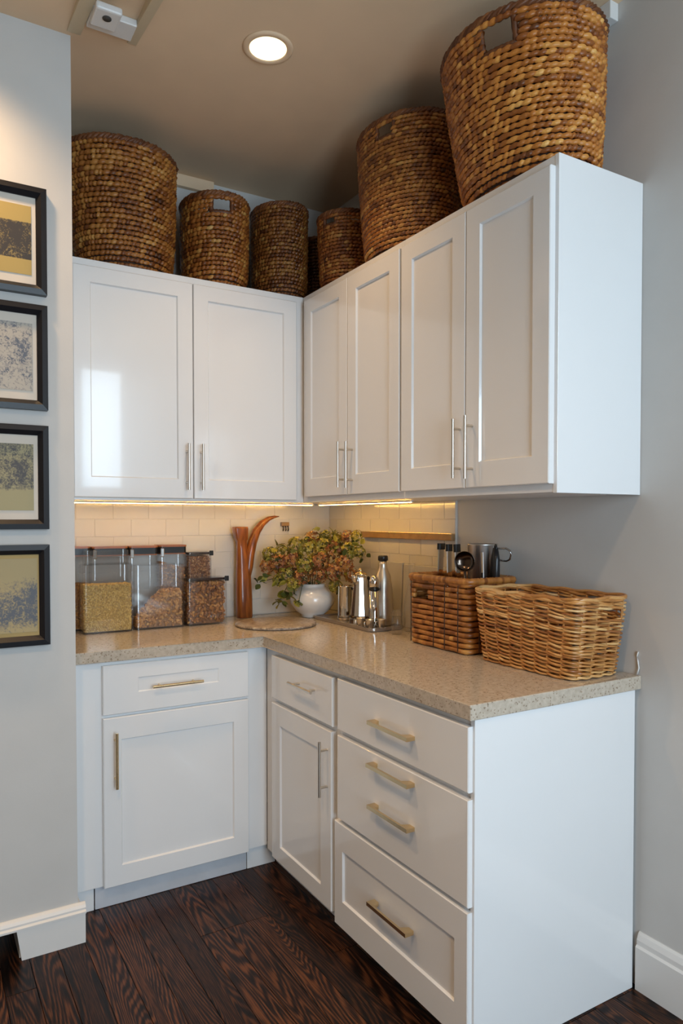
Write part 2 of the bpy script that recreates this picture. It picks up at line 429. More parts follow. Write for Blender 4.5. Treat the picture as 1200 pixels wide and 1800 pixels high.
# ------------------------------------------------------------------ cabinets
def front_panel(w, h, t=0.02, stile=0.06, rail=(0.075, 0.058), depth=0.007, slab=False):
    """door or drawer front, local x 0..w, z 0..h, back at y 0, face at -t; recessed centre panel unless slab"""
    c = 0.0022
    def ring(i, y, l=None): 
        if l is None: l = (i, i, i, i)
        return [(l[0], y, l[2]), (w - l[1], y, l[2]), (w - l[1], y, h - l[3]), (l[0], y, h - l[3])]
    rings = [ring(0, 0), ring(0, -t + c), ring(c, -t)]
    if not slab:
        s = 0.004
        rings += [ring(0, -t, (stile, stile, rail[0], rail[1])), ring(0, -t + depth, (stile + s, stile + s, rail[0] + s, rail[1] + s))]
    vs = [p for r in rings for p in r]; fs = [(3, 2, 1, 0)]
    for i in range(len(rings) - 1):
        for k in range(4): fs.append((4 * i + k, 4 * i + (k + 1) % 4, 4 * i + 4 + (k + 1) % 4, 4 * i + 4 + k))
    n = 4 * (len(rings) - 1); fs.append((n, n + 1, n + 2, n + 3))
    return pyd('front', vs, fs)
def bar_pull(L, vertical=True, r=0.0052, stand=0.030, inset=0.030):
    bm = bmesh.new()
    def cyl(p, q, rr):
        p, q = Vector(p), Vector(q); d = q - p
        mat = Matrix.Translation((p + q) / 2) @ d.to_track_quat('Z', 'Y').to_matrix().to_4x4()
        bmesh.ops.create_cone(bm, cap_ends=True, segments=14, radius1=rr, radius2=rr, depth=d.length, matrix=mat)
    ax = (0, 0, 1) if vertical else (1, 0, 0)
    f = lambda s, y: (ax[0] * s, y, ax[2] * s)
    cyl(f(-L / 2, -stand), f(L / 2, -stand), r)
    for s in (-1, 1): cyl(f(s * (L / 2 - inset), -stand), f(s * (L / 2 - inset), 0.001), r * 0.75)
    for fc in bm.faces: fc.smooth = len(fc.verts) == 4
    for e in bm.edges: e.smooth = all(len(fc.verts) == 4 for fc in e.link_faces)
    me = bpy.data.meshes.new('handle'); bm.to_mesh(me); bm.free(); return me
def bridge_pull(L, t=0.007, stand=0.028, hgt=0.011):
    """flat bridge pull with wedge feet, along local x"""
    o = [(-L / 2, 0.001), (-L / 2, -stand), (L / 2, -stand), (L / 2, 0.001), (L / 2 - 0.022, 0.001), (L / 2 - 0.034, -stand + t), (-L / 2 + 0.034, -stand + t), (-L / 2 + 0.022, 0.001)]
    bm = bmesh.new()
    lo = [bm.verts.new((x, y, -hgt / 2)) for x, y in o]; hi = [bm.verts.new((x, y, hgt / 2)) for x, y in o]
    for q in ((0, 1, 6, 7), (1, 2, 5, 6), (2, 3, 4, 5)):
        bm.faces.new([hi[i] for i in q]); bm.faces.new([lo[i] for i in q][::-1])
    n = len(o)
    for i in range(n): bm.faces.new((lo[i], lo[(i + 1) % n], hi[(i + 1) % n], hi[i]))
    bmesh.ops.recalc_face_normals(bm, faces=bm.faces[:])
    me = bpy.data.meshes.new('handle'); bm.to_mesh(me); bm.free(); return me
def door(cab, name, u0, u1, z0, z1, y, handle=None, **kw):
    """handle: (kind, u, z, length, material)"""
    d = link(name, front_panel(u1 - u0, z1 - z0, **kw), M['white'], cab, (u0, y, z0))
    t = kw.get('t', 0.02)
    for hd in (handle or []):
        kind, u, z, L, m = hd
        me = bar_pull(L, True) if kind == 'v' else bar_pull(L, False) if kind == 'h' else bridge_pull(L)
        link('handle', me, M[m], d, (u - u0, -t, z - z0))
    return d
def open_box(cab, name, u0, u1, y_front, z0, z1, mat, back=-0.006):
    return box(name, (u0, y_front, z0), (u1, back, z1), mat, cab, 0.0012)

# upper cabinets: local x runs along the wall, local -y is the front
ZT, ZB = 2.327, 1.439
c = thing('upper_cabinet', 'white wall cabinet with two doors above the clear food canisters', 'cabinet', (-1.355, 0, 0))
open_box(c, 'body', 0.0, 1.011, -0.360, ZB, ZT, M['carcass'], -0.011)
ox = 1.355
door(c, 'door', ox - 1.298, ox - 0.8475, 1.449, 2.297, -0.3605, [('v', ox - 0.875, 1.573, 0.182, 'nickel')])
door(c, 'door', ox - 0.8435, ox - 0.386, 1.449, 2.297, -0.3605, [('v', ox - 0.817, 1.573, 0.182, 'nickel')])
c = thing('upper_cabinet', 'white wall cabinet with two doors beside the inner corner of the uppers', 'cabinet', (0, 0, 0), -PI / 2)
open_box(c, 'body', 0.012, 1.104, -0.342, ZB, ZT, M['carcass'], -0.011)
door(c, 'door', 0.402, 0.754, 1.462, 2.297, -0.3425, [('v', 0.735, 1.579, 0.176, 'nickel')])
door(c, 'door', 0.758, 1.099, 1.462, 2.297, -0.3425, [('v', 0.794, 1.575, 0.176, 'nickel')])
c = thing('upper_cabinet', 'white wall cabinet with exposed end panel under the largest round basket', 'cabinet', (0, 0, 0), -PI / 2)
open_box(c, 'body', 1.1045, 1.775, -0.342, ZB, ZT, M['carcass'])
box('end_panel', (1.7755, -0.343, ZB - 0.002), (1.79, -0.001, ZT + 0.001), M['white'], c, 0.0012)
door(c, 'door', 1.111, 1.442, 1.462, 2.297, -0.3425, [('v', 1.422, 1.582, 0.180, 'nickel')])
door(c, 'door', 1.446, 1.778, 1.462, 2.297, -0.3425, [('v', 1.478, 1.582, 0.188, 'nickel')])

# lower cabinets
ZK = 0.874
c = thing('base_cabinet', 'white base cabinet with one drawer and one door beside the picture wall', 'cabinet', (-1.355, 0, 0))
ox = 1.355
open_box(c, 'body', 0.0, 0.7325, -0.578, 0.085, ZK, M['carcass'])
door(c, 'drawer', ox - 1.25, ox - 0.708, 0.688, 0.860, -0.5785, [('h', ox - 0.992, 0.775, 0.186, 'brass')], stile=0.12, rail=(0.07, 0.05), depth=0.002)
door(c, 'door', ox - 1.25, ox - 0.708, 0.084, 0.677, -0.5785, [('v', ox - 1.211, 0.533, 0.194, 'brass')], stile=0.06, rail=(0.07, 0.078))
k = box('kick_plate', (0.081, -0.560, 0.001), (0.652, -0.548, 0.083), M['kick'], c, 0.001); k['label'] = 'brushed steel kick plate'
box('kick_filler', (0.0, -0.560, 0.001), (0.077, -0.548, 0.084), M['carcass'], c)
box('kick_filler', (0.655, -0.560, 0.001), (0.775, -0.548, 0.084), M['carcass'], c)
c = thing('base_cabinet', 'narrow white corner base cabinet with small drawer above a shaker door', 'cabinet', (0, 0, 0), -PI / 2)
XF = -0.622
open_box(c, 'body', 0.58, 1.1385, XF, 0.07, ZK, M['carcass'])
box('toe_kick', (0.562, -0.575, 0.001), (1.1385, -0.563, 0.07), M['carcass'], c)
door(c, 'drawer', 0.664, 1.121, 0.690, 0.851, XF - 0.0005, [('h', 0.947, 0.787, 0.172, 'nickel')], slab=True)
door(c, 'door', 0.664, 1.115, 0.078, 0.672, XF - 0.0005, [('v', 1.090, 0.546, 0.182, 'nickel')], stile=0.07, rail=(0.06, 0.075))
c = thing('drawer_base_cabinet', 'white base cabinet with three stacked drawers and plain end panel', 'cabinet', (0, 0, 0), -PI / 2)
open_box(c, 'body', 1.139, 1.778, XF, 0.055, ZK, M['carcass'])
box('toe_kick', (1.139, -0.575, 0.001), (1.778, -0.563, 0.055), M['carcass'], c)
box('end_panel', (1.7785, -0.628, 0.0005), (1.794, -0.0205, ZK), M['white'], c, 0.0012)
U = 1.470
door(c, 'drawer', 1.154, 1.786, 0.692, 0.856, XF - 0.0005, [('b', U, 0.771, 0.198, 'brass')], slab=True)
door(c, 'drawer', 1.154, 1.786, 0.405, 0.674, XF - 0.0005, [('b', U - 0.003, 0.643, 0.204, 'brass'), ('b', U, 0.522, 0.198, 'brass')], slab=True)
door(c, 'drawer', 1.136, 1.786, 0.055, 0.392, XF - 0.0005, [('b', U - 0.003, 0.233, 0.194, 'brass')], stile=0.05, rail=(0.088, 0.085))

# worktop
wt = link('worktop', prism('worktop', [(-1.3595, -0.0095), (-1.3595, -0.604), (-0.648, -0.604), (-0.648, -1.800), (-0.0005, -1.800), (-0.0005, -0.981), (-0.0095, -0.981), (-0.0095, -0.0095)], 0.8745, 0.914, 0.0025), M['quartz'])
tag(wt, 'L-shaped beige speckled stone worktop over the base cabinets', 'worktop')

# under-cabinet light strips
def strip(a, b, label):
    t = thing('light_strip', label, 'light', (0, 0, 0), 0, None)
    x0, y0 = a; x1, y1 = b
    box('channel', (x0 - 0.008, y0 - 0.008, 1.433), (x1 + 0.008, y1 + 0.008, 1.4388), M['trim'], t)
    box('diffuser', (x0 - 0.003, y0 - 0.003, 1.4310), (x1 + 0.003, y1 + 0.003, 1.433), M['led'], t)
strip((-1.33, -0.17), (-0.20, -0.17), 'glowing warm light strip under the wall cabinet over the canisters')
strip((-0.165, -0.90), (-0.165, -0.19), 'short glowing warm light strip under the cabinets over the plant')

# ------------------------------------------------------------------ ceiling fittings
def downlight(x, y, label, energy, spot=1.9):
    t = thing('recessed_light', label, 'ceiling light', (x, y, ZC), 0)
    link('trim_ring', lathe('trim_ring', [(0.060, 0.0), (0.082, 0.0), (0.081, -0.004), (0.074, -0.007), (0.062, -0.006), (0.060, -0.003)], 40, close=False), M['ceiling'], t)
    link('lens', lathe('lens', [(0.0605, -0.001), (0.060, -0.0035), (0.03, -0.0045), (0.001, -0.005)], 32), M['lens'], t)
    d = bpy.data.lights.new('lamp', 'SPOT'); d.energy = energy; d.color = (1.0, 0.64, 0.33); d.spot_size = spot; d.spot_blend = 0.9; d.shadow_soft_size = 0.055
    l = bpy.data.objects.new('lamp', d); COL.objects.link(l); l.parent = t; l.location = (0, 0, -0.02)
downlight(-0.803, -0.988, 'glowing recessed ceiling light with white ring above the cabinet corner', 30, 2.1)
downlight(-1.78, -0.98, 'glowing recessed ceiling light close to the picture wall', 55, 2.2)
downlight(-2.0, -2.6, 'unseen recessed ceiling light added to warm the right-hand cabinet doors', 85, 2.5)  # unseen lamp, added for warm light on the right-hand doors

t = thing('ceiling_bracket', 'cream ceiling bracket with two slanting rails and a dark round eye', 'bracket', (0, 0, 0))
def wedge(x0, x1, y0, y1, d0, d1, name):
    vs = [(x0, y0, ZC), (x1, y0, ZC), (x1, y1, ZC), (x0, y1, ZC), (x0, y0, ZC - d0), (x1, y0, ZC - d0), (x1, y1, ZC - d1), (x0, y1, ZC - d1)]
    fs = [(0, 1, 2, 3), (4, 7, 6, 5), (0, 4, 5, 1), (1, 5, 6, 2), (2, 6, 7, 3), (3, 7, 4, 0)]
    return link(name, pyd(name, vs, fs), M['cream'], t)
wedge(-1.20, -1.172, -0.78, -1.60, 0.002, 0.10, 'rail')
wedge(-1.375, -1.335, -0.74, -1.60, 0.002, 0.10, 'rail')
cb = box('cross_plate', (-1.334, -0.90, 2.868), (-1.2, -0.82, ZC), M['trim'], t, 0.003)
hb = box('housing', (-1.334, -0.96, 2.845), (-1.258, -0.87, 2.868), M['trim'], t, 0.006)
link('eye', lathe('eye', [(0.013, 2.844), (0.013, 2.848), (0.002, 2.8485)], 20), M['dark'], hb, (-1.296, -0.925, -0.001))

# ------------------------------------------------------------------ pictures on the left wall
def picture(z0, z1, label, pm, matm, mw=0.05):
    w = 0.345; h = z1 - z0
    t = thing('framed_picture', label, 'picture', (-1.44 - w / 2, YW, (z0 + z1) / 2))
    fw = 0.030
    def mr(i0, i1, y0, y1, name, mat, parent):
        r = []
        for i, y in ((i0, 0.0), (i0, y0), (i0 + (i1 - i0) * 0.55, y0 - 0.003), (i1, y1), (i1, 0.0)):
            r.append([(-w / 2 + i, y, -h / 2 + i), (w / 2 - i, y, -h / 2 + i), (w / 2 - i, y, h / 2 - i), (-w / 2 + i, y, h / 2 - i)])
        return link(name, loft(name, r, False, False), mat, parent)
    mr(0, fw, -0.024, -0.014, 'frame', M['frame'], t)
    box('mat_board', (-w / 2 + fw - 0.002, -0.010, -h / 2 + fw - 0.002), (w / 2 - fw + 0.002, -0.002, h / 2 - fw + 0.002), matm, t)
    box('print', (-w / 2 + fw + mw * 0.9, -0.0115, -h / 2 + fw + mw), (w / 2 - fw - mw * 0.45, -0.0103, h / 2 - fw - mw), pm, t)
ONE = [(0, (1, 1, 1)), (1, (1, 1, 1))]
OCH = (0.40, 0.29, 0.09)
picture(2.058, 2.383, 'black framed print with ochre bands above and below a dark scene', print_mat('ochre_band_print', OCH, (0.035, 0.03, 0.028), 16, 0.74, [(0.0, (0.0,) * 3), (0.24, (0.0,) * 3), (0.26, (1,) * 3), (0.72, (1,) * 3), (0.74, (0.0,) * 3)]), M['mat'], 0.028)
picture(1.704, 2.026, 'black framed print of pale cream ground with thin blue grey ink', print_mat('blue_ink_print', (0.42, 0.39, 0.34), (0.10, 0.12, 0.16), 14, 0.95, ONE), M['mat'], 0.028)
picture(1.336, 1.656, 'black framed print with grey buildings above a yellow green field', print_mat('grey_town_print', (0.34, 0.30, 0.16), (0.06, 0.06, 0.065), 15, 0.86, [(0.0, (0.55,) * 3), (0.3, (0.6,) * 3), (0.36, (1,) * 3), (1, (1,) * 3)]), M['mat'], 0.028)
picture(0.976, 1.288, 'black framed print on ochre paper with grey foliage and no pale border', print_mat('ochre_leaf_print', (0.40, 0.31, 0.15), (0.10, 0.11, 0.13), 12, 0.86, [(0.0, (0.8,) * 3), (0.2, (1.1,) * 3), (0.55, (1,) * 3), (0.75, (0.7,) * 3), (1, (0.5,) * 3)]), M['ochre_mat'], 0.012)

# ------------------------------------------------------------------ round baskets on the wall cabinets
def coil_mesh(rmean, T, tz, n_l, slant=0.16, gaps=(), jitter=0.07, sides=8, lo=0.42, pull=0.5):
    """one plaited coil of unit radius (scaled by the object), lumps of uneven length; gaps = [(angle, half width)]"""
    wds = RNG.uniform(0.65, 1.4, n_l); edges = np.concatenate([[0], np.cumsum(wds)]); edges = edges / edges[-1] * 2 * PI
    per = 6; V = []; F = []; tone = []; prev = None; first = None
    th = np.arange(sides) * 2 * PI / sides
    tr = T / rmean
    for k in range(n_l):
        a0, a1 = edges[k], edges[k + 1]; mid = (a0 + a1) / 2
        skip = any(abs((mid - g + PI) % (2 * PI) - PI) < w for g, w in gaps)
        if skip: prev = None; continue
        off = RNG.normal(0, jitter) * tr; zo = RNG.normal(0, jitter * 0.5) * tz
        tn = float(np.clip(RNG.normal(0.5, 0.14), 0.08, 0.92)); big = RNG.uniform(0.88, 1.08)
        for j in range(per):
            t = (j + 0.5) / per
            f = (lo + (1 - lo) * math.sin(PI * t) ** pull) * big
            base = len(V); w = a1 - a0
            for v in th:
                a = a0 + w * t + slant * w * math.sin(v)
                r = 1 + off + tr * f * math.cos(v)
                V.append((r * math.cos(a), r * math.sin(a), zo + tz * f * math.sin(v))); tone.append(tn)
            if prev is not None:
                for s in range(sides): F.append((prev + s, base + s, base + (s + 1) % sides, prev + (s + 1) % sides))
            else:
                F.append(tuple(range(base, base + sides)))
                if first is None and k == 0: first = base
            prev = base
    if prev is not None and first is not None:
        for s in range(sides): F.append((prev + s, first + s, first + (s + 1) % sides, prev + (s + 1) % sides))
    return pyd('coil', V, F, True, tone)
def weave_stops(k=1.0, red=1.0):
    return [(0.0, (0.06 * k, 0.016 * k, 0.003 * k)), (0.3, (0.19 * k, 0.054 * k * red, 0.008 * k)), (0.55, (0.37 * k, 0.130 * k * red, 0.020 * k)), (0.8, (0.54 * k, 0.25 * k, 0.055 * k)), (1.0, (0.66 * k, 0.40 * k, 0.13 * k))]
def round_basket(label, cx, cy, rx, ry, rx1, ry1, dx, dy, h, rows, n_l, mat, rim_mat, hole=None, hole_w=0.2, hole_rows=3, lo=0.42):
    t = thing('round_basket', label, 'basket', (cx, cy, ZT + 0.002), 0, 'woven baskets on top of the wall cabinets')
    dz = (h - 0.012) / rows; rm = (rx + ry) / 2
    T = dz * 0.62
    full = [coil_mesh(rm, T, dz * 0.53, n_l, lo=lo) for _ in range(11)]
    gaps = [(hole, hole_w), (hole + PI, hole_w)] if hole is not None else []
    cut = [coil_mesh(rm, T, dz * 0.53, n_l, gaps=gaps, lo=lo) for _ in range(3)] if gaps else []
    shrink = {0: 0.90, 1: 0.955, 2: 0.985}
    for i in range(rows):
        k = (i + 0.5) / rows; s = shrink.get(i, 1.0) * (1 + 0.02 * math.sin(PI * k))
        a = (rx + (rx1 - rx) * k - T) * s; b = (ry + (ry1 - ry) * k - T) * s
        in_hole = gaps and rows - 1 - hole_rows <= i < rows - 1
        me = cut[i % 3] if in_hole else full[(i * 7) % 11]
        o = link('coil', me, mat, t, (dx * k, dy * k, dz * (i + 0.62)))
        o.scale = (a, b, 1)
    rim = coil_mesh(rm, T * 1.35, dz * 0.85, int(n_l * 1.25), slant=0.9, jitter=0.05, lo=0.6)
    o = link('rim', rim, rim_mat, t, (dx, dy, h - dz * 0.25)); o.scale = (rx1 - T, ry1 - T, 1); o['label'] = 'darker plaited rim'
    link('base', lathe('base', [(0.001, 0.001), (0.86, 0.001), (0.9, 0.006), (0.001, 0.010)], 40, rx, ry), rim_mat, t)
    zl = dz * (rows - 1.3 - hole_rows) if gaps else h - dz
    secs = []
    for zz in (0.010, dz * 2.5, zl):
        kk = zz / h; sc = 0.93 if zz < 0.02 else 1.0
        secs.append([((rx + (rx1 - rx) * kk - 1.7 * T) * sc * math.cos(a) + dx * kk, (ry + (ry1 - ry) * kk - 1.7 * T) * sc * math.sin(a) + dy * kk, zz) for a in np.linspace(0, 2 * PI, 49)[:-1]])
    o = link('shade_backing', loft('shade_backing', secs, True, False), M['shade_backing'], t); o['label'] = 'added dark brown shell shading the coil gaps'  # added shell: shade between the coils put in as dark colour
    if gaps:
        z0 = dz * (rows - 1 - hole_rows) + dz * 0.25; z1 = h - dz * 0.4
        for g, w in gaps:
            w2 = w * 1.06; P = []
            aa, bb = rx1 - T, ry1 - T
            kf = lambda z: z / h
            pt = lambda a, z: ((rx + (rx1 - rx) * kf(z) - T) * math.cos(a) + dx * kf(z), (ry + (ry1 - ry) * kf(z) - T) * math.sin(a) + dy * kf(z), z)
            for q in np.linspace(0, 1, 8): P.append(pt(g - w2, z1 + (z0 - z1) * q))
            for q in np.linspace(-1, 1, 16)[1:-1]: P.append(pt(g + w2 * q, z0))
            for q in np.linspace(0, 1, 8): P.append(pt(g + w2, z0 + (z1 - z0) * q))
            rr = [T * (0.75 + 0.25 * abs(math.sin(i * 1.3))) for i in range(len(P))]
            link('handle', tube('handle', P, rr, 7, tone=RNG.uniform(0.25, 0.6, len(P)), up=(math.cos(g), math.sin(g), 0.0)), rim_mat, t)
    return t
def bm_(name, k, red=1.0): return tone_mat(name, weave_stops(k, red), 0.42, 0.30, 0.15)
rim_m = tone_mat('dark_plait', [(0.0, (0.03, 0.009, 0.003)), (0.5, (0.13, 0.04, 0.010)), (1.0, (0.30, 0.12, 0.035))], 0.5, 0.4)
round_basket('big golden brown woven basket beside the picture wall', -1.058, -0.192, 0.188, 0.168, 0.220, 0.200, -0.026, -0.022, 0.455, 24, 60, bm_('golden_hyacinth', 0.85), rim_m)
round_basket('amber woven basket with oval handle hole under its rim', -0.684, -0.194, 0.137, 0.166, 0.145, 0.174, 0.001, 0.002, 0.366, 20, 44, bm_('amber_hyacinth', 0.85, 0.95), rim_m, 4.50, 0.30, 3)
round_basket('dark brown barrel shaped basket right at the corner of the cabinets', -0.389, -0.214, 0.121, 0.146, 0.125, 0.152, 0.004, 0.004, 0.395, 24, 46, bm_('dark_hyacinth', 0.55, 0.95), rim_m)
round_basket('small dark basket tucked into the corner behind the other baskets', -0.135, -0.145, 0.105, 0.110, 0.110, 0.115, 0.0, 0.0, 0.330, 22, 36, bm_('darkest_hyacinth', 0.40, 0.9), rim_m)  # darkest weave tone of the set
round_basket('smallest orange brown basket on the corner wall cabinet', -0.174, -0.483, 0.135, 0.130, 0.139, 0.134, -0.015, -0.004, 0.309, 21, 44, bm_('orange_hyacinth', 0.80, 0.9), rim_m, 3.50, 0.22, 2)
round_basket('medium brown basket with fine coils and a narrow handle slot', -0.177, -0.918, 0.165, 0.202, 0.184, 0.226, -0.022, -0.016, 0.451, 32, 62, bm_('fine_hyacinth', 0.85), rim_m, 3.50, 0.17, 3)
round_basket('largest straw coloured basket with thick coils at the cabinet end', -0.180, -1.524, 0.163, 0.233, 0.218, 0.258, -0.054, -0.014, 0.419, 26, 60, bm_('straw_hyacinth', 1.25), rim_m, 3.54, 0.20, 4)

# ------------------------------------------------------------------ rectangular baskets on the worktop
ZW = 0.9145
def rr_path(hx, hy, r, step):
    """points and outward normals around a rounded rectangle at about equal steps"""
    c = rrect(hx, hy, r, 10); c.append(c[0]); P = np.array(c); d = np.r_[0, np.cumsum(np.linalg.norm(np.diff(P, axis=0), axis=1))]
    n = max(16, int(d[-1] / step)); s = np.linspace(0, d[-1], n, endpoint=False)
    X = np.interp(s, d, P[:, 0]); Y = np.interp(s, d, P[:, 1])
    Q = np.stack([X, Y], 1); T = np.roll(Q, -1, 0) - np.roll(Q, 1, 0); T /= np.linalg.norm(T, axis=1, keepdims=True)
    return Q, np.stack([T[:, 1], -T[:, 0]], 1), s, d[-1]
def split_runs(mask):
    """index runs (closed loop) where mask is true"""
    n = len(mask)
    if mask.all(): return [(list(range(n)), True)]
    st = int(np.where(~mask)[0][0]); runs = []; cur = []
    for q in range(n + 1):
        i = (st + q) % n
        if q < n and mask[i]: cur.append(i)
        else:
            if len(cur) > 2: runs.append((cur, False))
            cur = []
    return runs
def add_tube_runs(name, P, rad, mask, sides, tone, mat, parent, flat=1.0):
    for idx, closed in split_runs(mask):
        link(name, tube(name, P[idx], rad[idx], sides, closed, tone[idx], flat=flat), mat, parent)

# coiled rope basket
bx0, bx1, by0, by1 = -0.247, -0.014, -1.325, -0.985
rope_m = tone_mat('brown_rope', [(0.0, (0.06, 0.016, 0.004)), (0.35, (0.22, 0.070, 0.012)), (0.65, (0.43, 0.17, 0.034)), (1.0, (0.60, 0.32, 0.09))], 0.42, 0.30, 0.15)
t = thing('utensil_basket', 'square coiled rope basket holding kitchen utensils', 'basket', ((bx0 + bx1) / 2, (by0 + by1) / 2, ZW))
hx, hy = (bx1 - bx0) / 2, (by1 - by0) / 2
rows = 13; H = 0.240; dz = H / rows
for i in range(rows):
    k = i / (rows - 1); g = -0.006 + 0.006 * k
    Q, Nn, s, L = rr_path(hx - 0.009 + g, hy - 0.009 + g, 0.022, 0.006)
    lump = np.abs(np.sin(PI * (s / L * 46 + 0.5 * (i % 2)))) ** 0.4
    rad = dz * (0.43 + 0.06 * lump)
    z = dz * (i + 0.55)
    P = np.c_[Q, np.full(len(Q), z) + 0.0012 * np.sin(s * 60 + i * 2.1)]
    hole = (Q[:, 0] < -hx + 0.03) & (np.abs(Q[:, 1] - 0.085) < 0.038)
    mask = ~hole if 9 <= i <= 10 else np.ones(len(Q), bool)
    seg = (s / L * 46 + 0.5 * (i % 2)).astype(int); tv = RNG.normal(0.5, 0.13, 60)
    add_tube_runs('coil', P, rad, mask, 8, tv[seg % 60], rope_m, t)
Q, Nn, s, L = rr_path(hx - 0.008, hy - 0.008, 0.024, 0.005)
lump = np.abs(np.sin(PI * (s / L * 80))) ** 0.5
o = link('rim', tube('rim', np.c_[Q, np.full(len(Q), H + 0.004)], dz * (0.58 + 0.12 * lump), 8, True, RNG.normal(0.6, 0.1, 80)[(s / L * 80).astype(int) % 80]), rope_m, t)
link('base', prism('base', rrect(hx - 0.02, hy - 0.02, 0.02), 0.002, 0.008), rope_m, t)
link('shade_backing', loft('shade_backing', [[(x, y, z) for x, y in rrect(hx - 0.0165, hy - 0.0165, 0.016)] for z in (0.009, 0.158)], True, False), M['shade_backing'], t)  # added dark shell, darkens the gaps of the rope coils like shade
me = None
for (u, v) in [(0, q) for q in (-0.13, -0.06, 0.0, 0.13)] + [(1, q) for q in (-0.07, 0.0, 0.07)]:
    p = (-hx + 0.004, v) if u == 0 else (v, -hy + 0.004)
    link('lashing', tube('lashing', [(p[0] - (0.0105 if u == 0 else 0), p[1] - (0.0105 if u else 0), z + 0.0) for z in np.linspace(0.01, H - 0.01, 14)], 0.0018, 6, tone=[0.12] * 14), M['shade_backing'], t)  # lashings share the dark brown of the shells

# willow basket
will_m = tone_mat('willow', [(0.0, (0.07, 0.018, 0.005)), (0.3, (0.24, 0.075, 0.014)), (0.6, (0.50, 0.22, 0.055)), (0.85, (0.68, 0.41, 0.16)), (1.0, (0.76, 0.54, 0.28))], 0.36, 0.35, 0.25, (30, 30, 120))
wx0, wx1, wy0, wy1 = -0.262, -0.014, -1.788, -1.345
t = thing('willow_basket', 'open woven willow basket with handle slot near the worktop end', 'basket', ((wx0 + wx1) / 2, (wy0 + wy1) / 2, ZW))
hx, hy = (wx1 - wx0) / 2, (wy1 - wy0) / 2
H = 0.226; rows = 20; dz = H / rows
SP = 22
for i in range(rows):
    k = (i + 0.5) / rows
    ins = 0.026 * (1 - k) ** 1.2
    Q, Nn, s, L = rr_path(hx - 0.010 - ins * 0.55, hy - 0.010 - ins, 0.040, 0.006)
    ph = s / L * SP * PI + (PI if i % 2 else 0)
    wob = sum(RNG.normal(0, 0.0010) * np.sin(2 * PI * m * s / L + RNG.uniform(0, 6.3)) for m in (2, 3, 5, 8))
    hole = (Q[:, 1] < -hy + 0.06) & (np.abs(Q[:, 0] - 0.046) < 0.036)
    mask = ~hole if 15 <= i <= 16 else np.ones(len(Q), bool)
    for sg in (1, -1):        # a pair of rods twined round the stakes
        rad = 0.0036 + 0.0007 * np.sin(2 * PI * s / L * 4 + i + sg)
        nb = 8; br_ = np.sort(RNG.uniform(0, L, nb)); tone = RNG.normal(0.56, 0.15, nb + 1)[np.searchsorted(br_, s)]
        P2 = Q + Nn * (sg * 0.0058 * np.sin(ph))[:, None]
        z = dz * (i + 0.5) + wob + sg * 0.0022 * np.cos(ph) + RNG.normal(0, 0.0006)
        add_tube_runs('weaver', np.c_[P2, np.clip(z, 0.0045, None)], rad, mask, 7, tone, will_m, t, 1.0)
ns = SP
for q in range(ns):
    f = (q + 0.0) / ns; pts = []
    for zz in np.linspace(0.004, H, 7):
        k = zz / H; ins = 0.026 * (1 - k) ** 1.2
        Q, Nn, s, L = rr_path(hx - 0.010 - ins * 0.55, hy - 0.010 - ins, 0.040, 0.006)
        i = int(f * len(Q)) % len(Q); pts.append((Q[i, 0], Q[i, 1], zz))
    a = pts[3]
    if a[1] < -hy + 0.06 and abs(a[0] - 0.046) < 0.03: pts = pts[:5]
    link('stake', tube('stake', pts, 0.0030, 6, tone=[0.55] * len(pts)), will_m, t)
Q, Nn, s, L = rr_path(hx - 0.010, hy - 0.010, 0.040, 0.006)
for j, (rr_, zz, am) in enumerate(((0.0056, 0.001, 0.0035), (0.0050, 0.004, -0.0035), (0.005, -0.004, 0.003))):
    P2 = Q + Nn * (am * np.sin(s / L * 22 * PI + j))[:, None]
    nb = 6; br_ = np.sort(RNG.uniform(0, L, nb)); tone = RNG.normal(0.55, 0.15, nb + 1)[np.searchsorted(br_, s)]
    link('rim', tube('rim', np.c_[P2, H + zz + 0.0018 * np.cos(s / L * 22 * PI + j)], rr_, 8, True, tone), will_m, t)
link('base', prism('base', rrect(hx - 0.036, hy - 0.048, 0.035), 0.001, 0.008), will_m, t)

# ------------------------------------------------------------------ utensils standing in the rope basket
UG = 'utensils in the rope basket'
def knife(x, y, tilt, label, blade_z=1.225, top=1.276, hw=0.011):
    t = thing('kitchen_knife', label, 'knife', (x, y, 0.93), 0, UG); t.rotation_euler = (tilt[0], tilt[1], 0.35)
    link('handle', prism('handle', rrect(hw, 0.008, 0.005, 4), blade_z - 0.93, top - 0.93, 0.0), M['black'], t)
    link('blade', pyd('blade', [(-0.004 - hw * 0.7, -0.0012, 0.0), (0.012, -0.0004, 0.0), (0.012, 0.0004, 0.0), (-0.004 - hw * 0.7, 0.0012, 0.0), (-hw * 0.9, -0.0022, blade_z - 0.929), (hw * 0.9, -0.0022, blade_z - 0.929), (hw * 0.9, 0.0022, blade_z - 0.929), (-hw * 0.9, 0.0022, blade_z - 0.929)],
         [(3, 2, 1, 0), (4, 5, 6, 7), (0, 1, 5, 4), (1, 2, 6, 5), (2, 3, 7, 6), (3, 0, 4, 7)]), M['chrome'], t)
knife(-0.135, -1.035, (0.02, 0.02), 'broad steel knife with black grip at the plant side of the rope basket', 1.255, 1.278, 0.019)
knife(-0.125, -1.093, (-0.04, 0.03), 'slim steel knife with black grip beside the dark round ladle', 1.25, 1.276, 0.016)
knife(-0.105, -1.130, (-0.06, 0.0), 'leaning steel knife with black grip behind the dark round ladle', 1.248, 1.277, 0.016)
t = thing('ladle', 'dark bronze ladle with round bowl upright in the rope basket', 'ladle', (-0.165, -1.232, 0.93), 0, UG)
t.rotation_euler = (0.0, -0.05, 0)
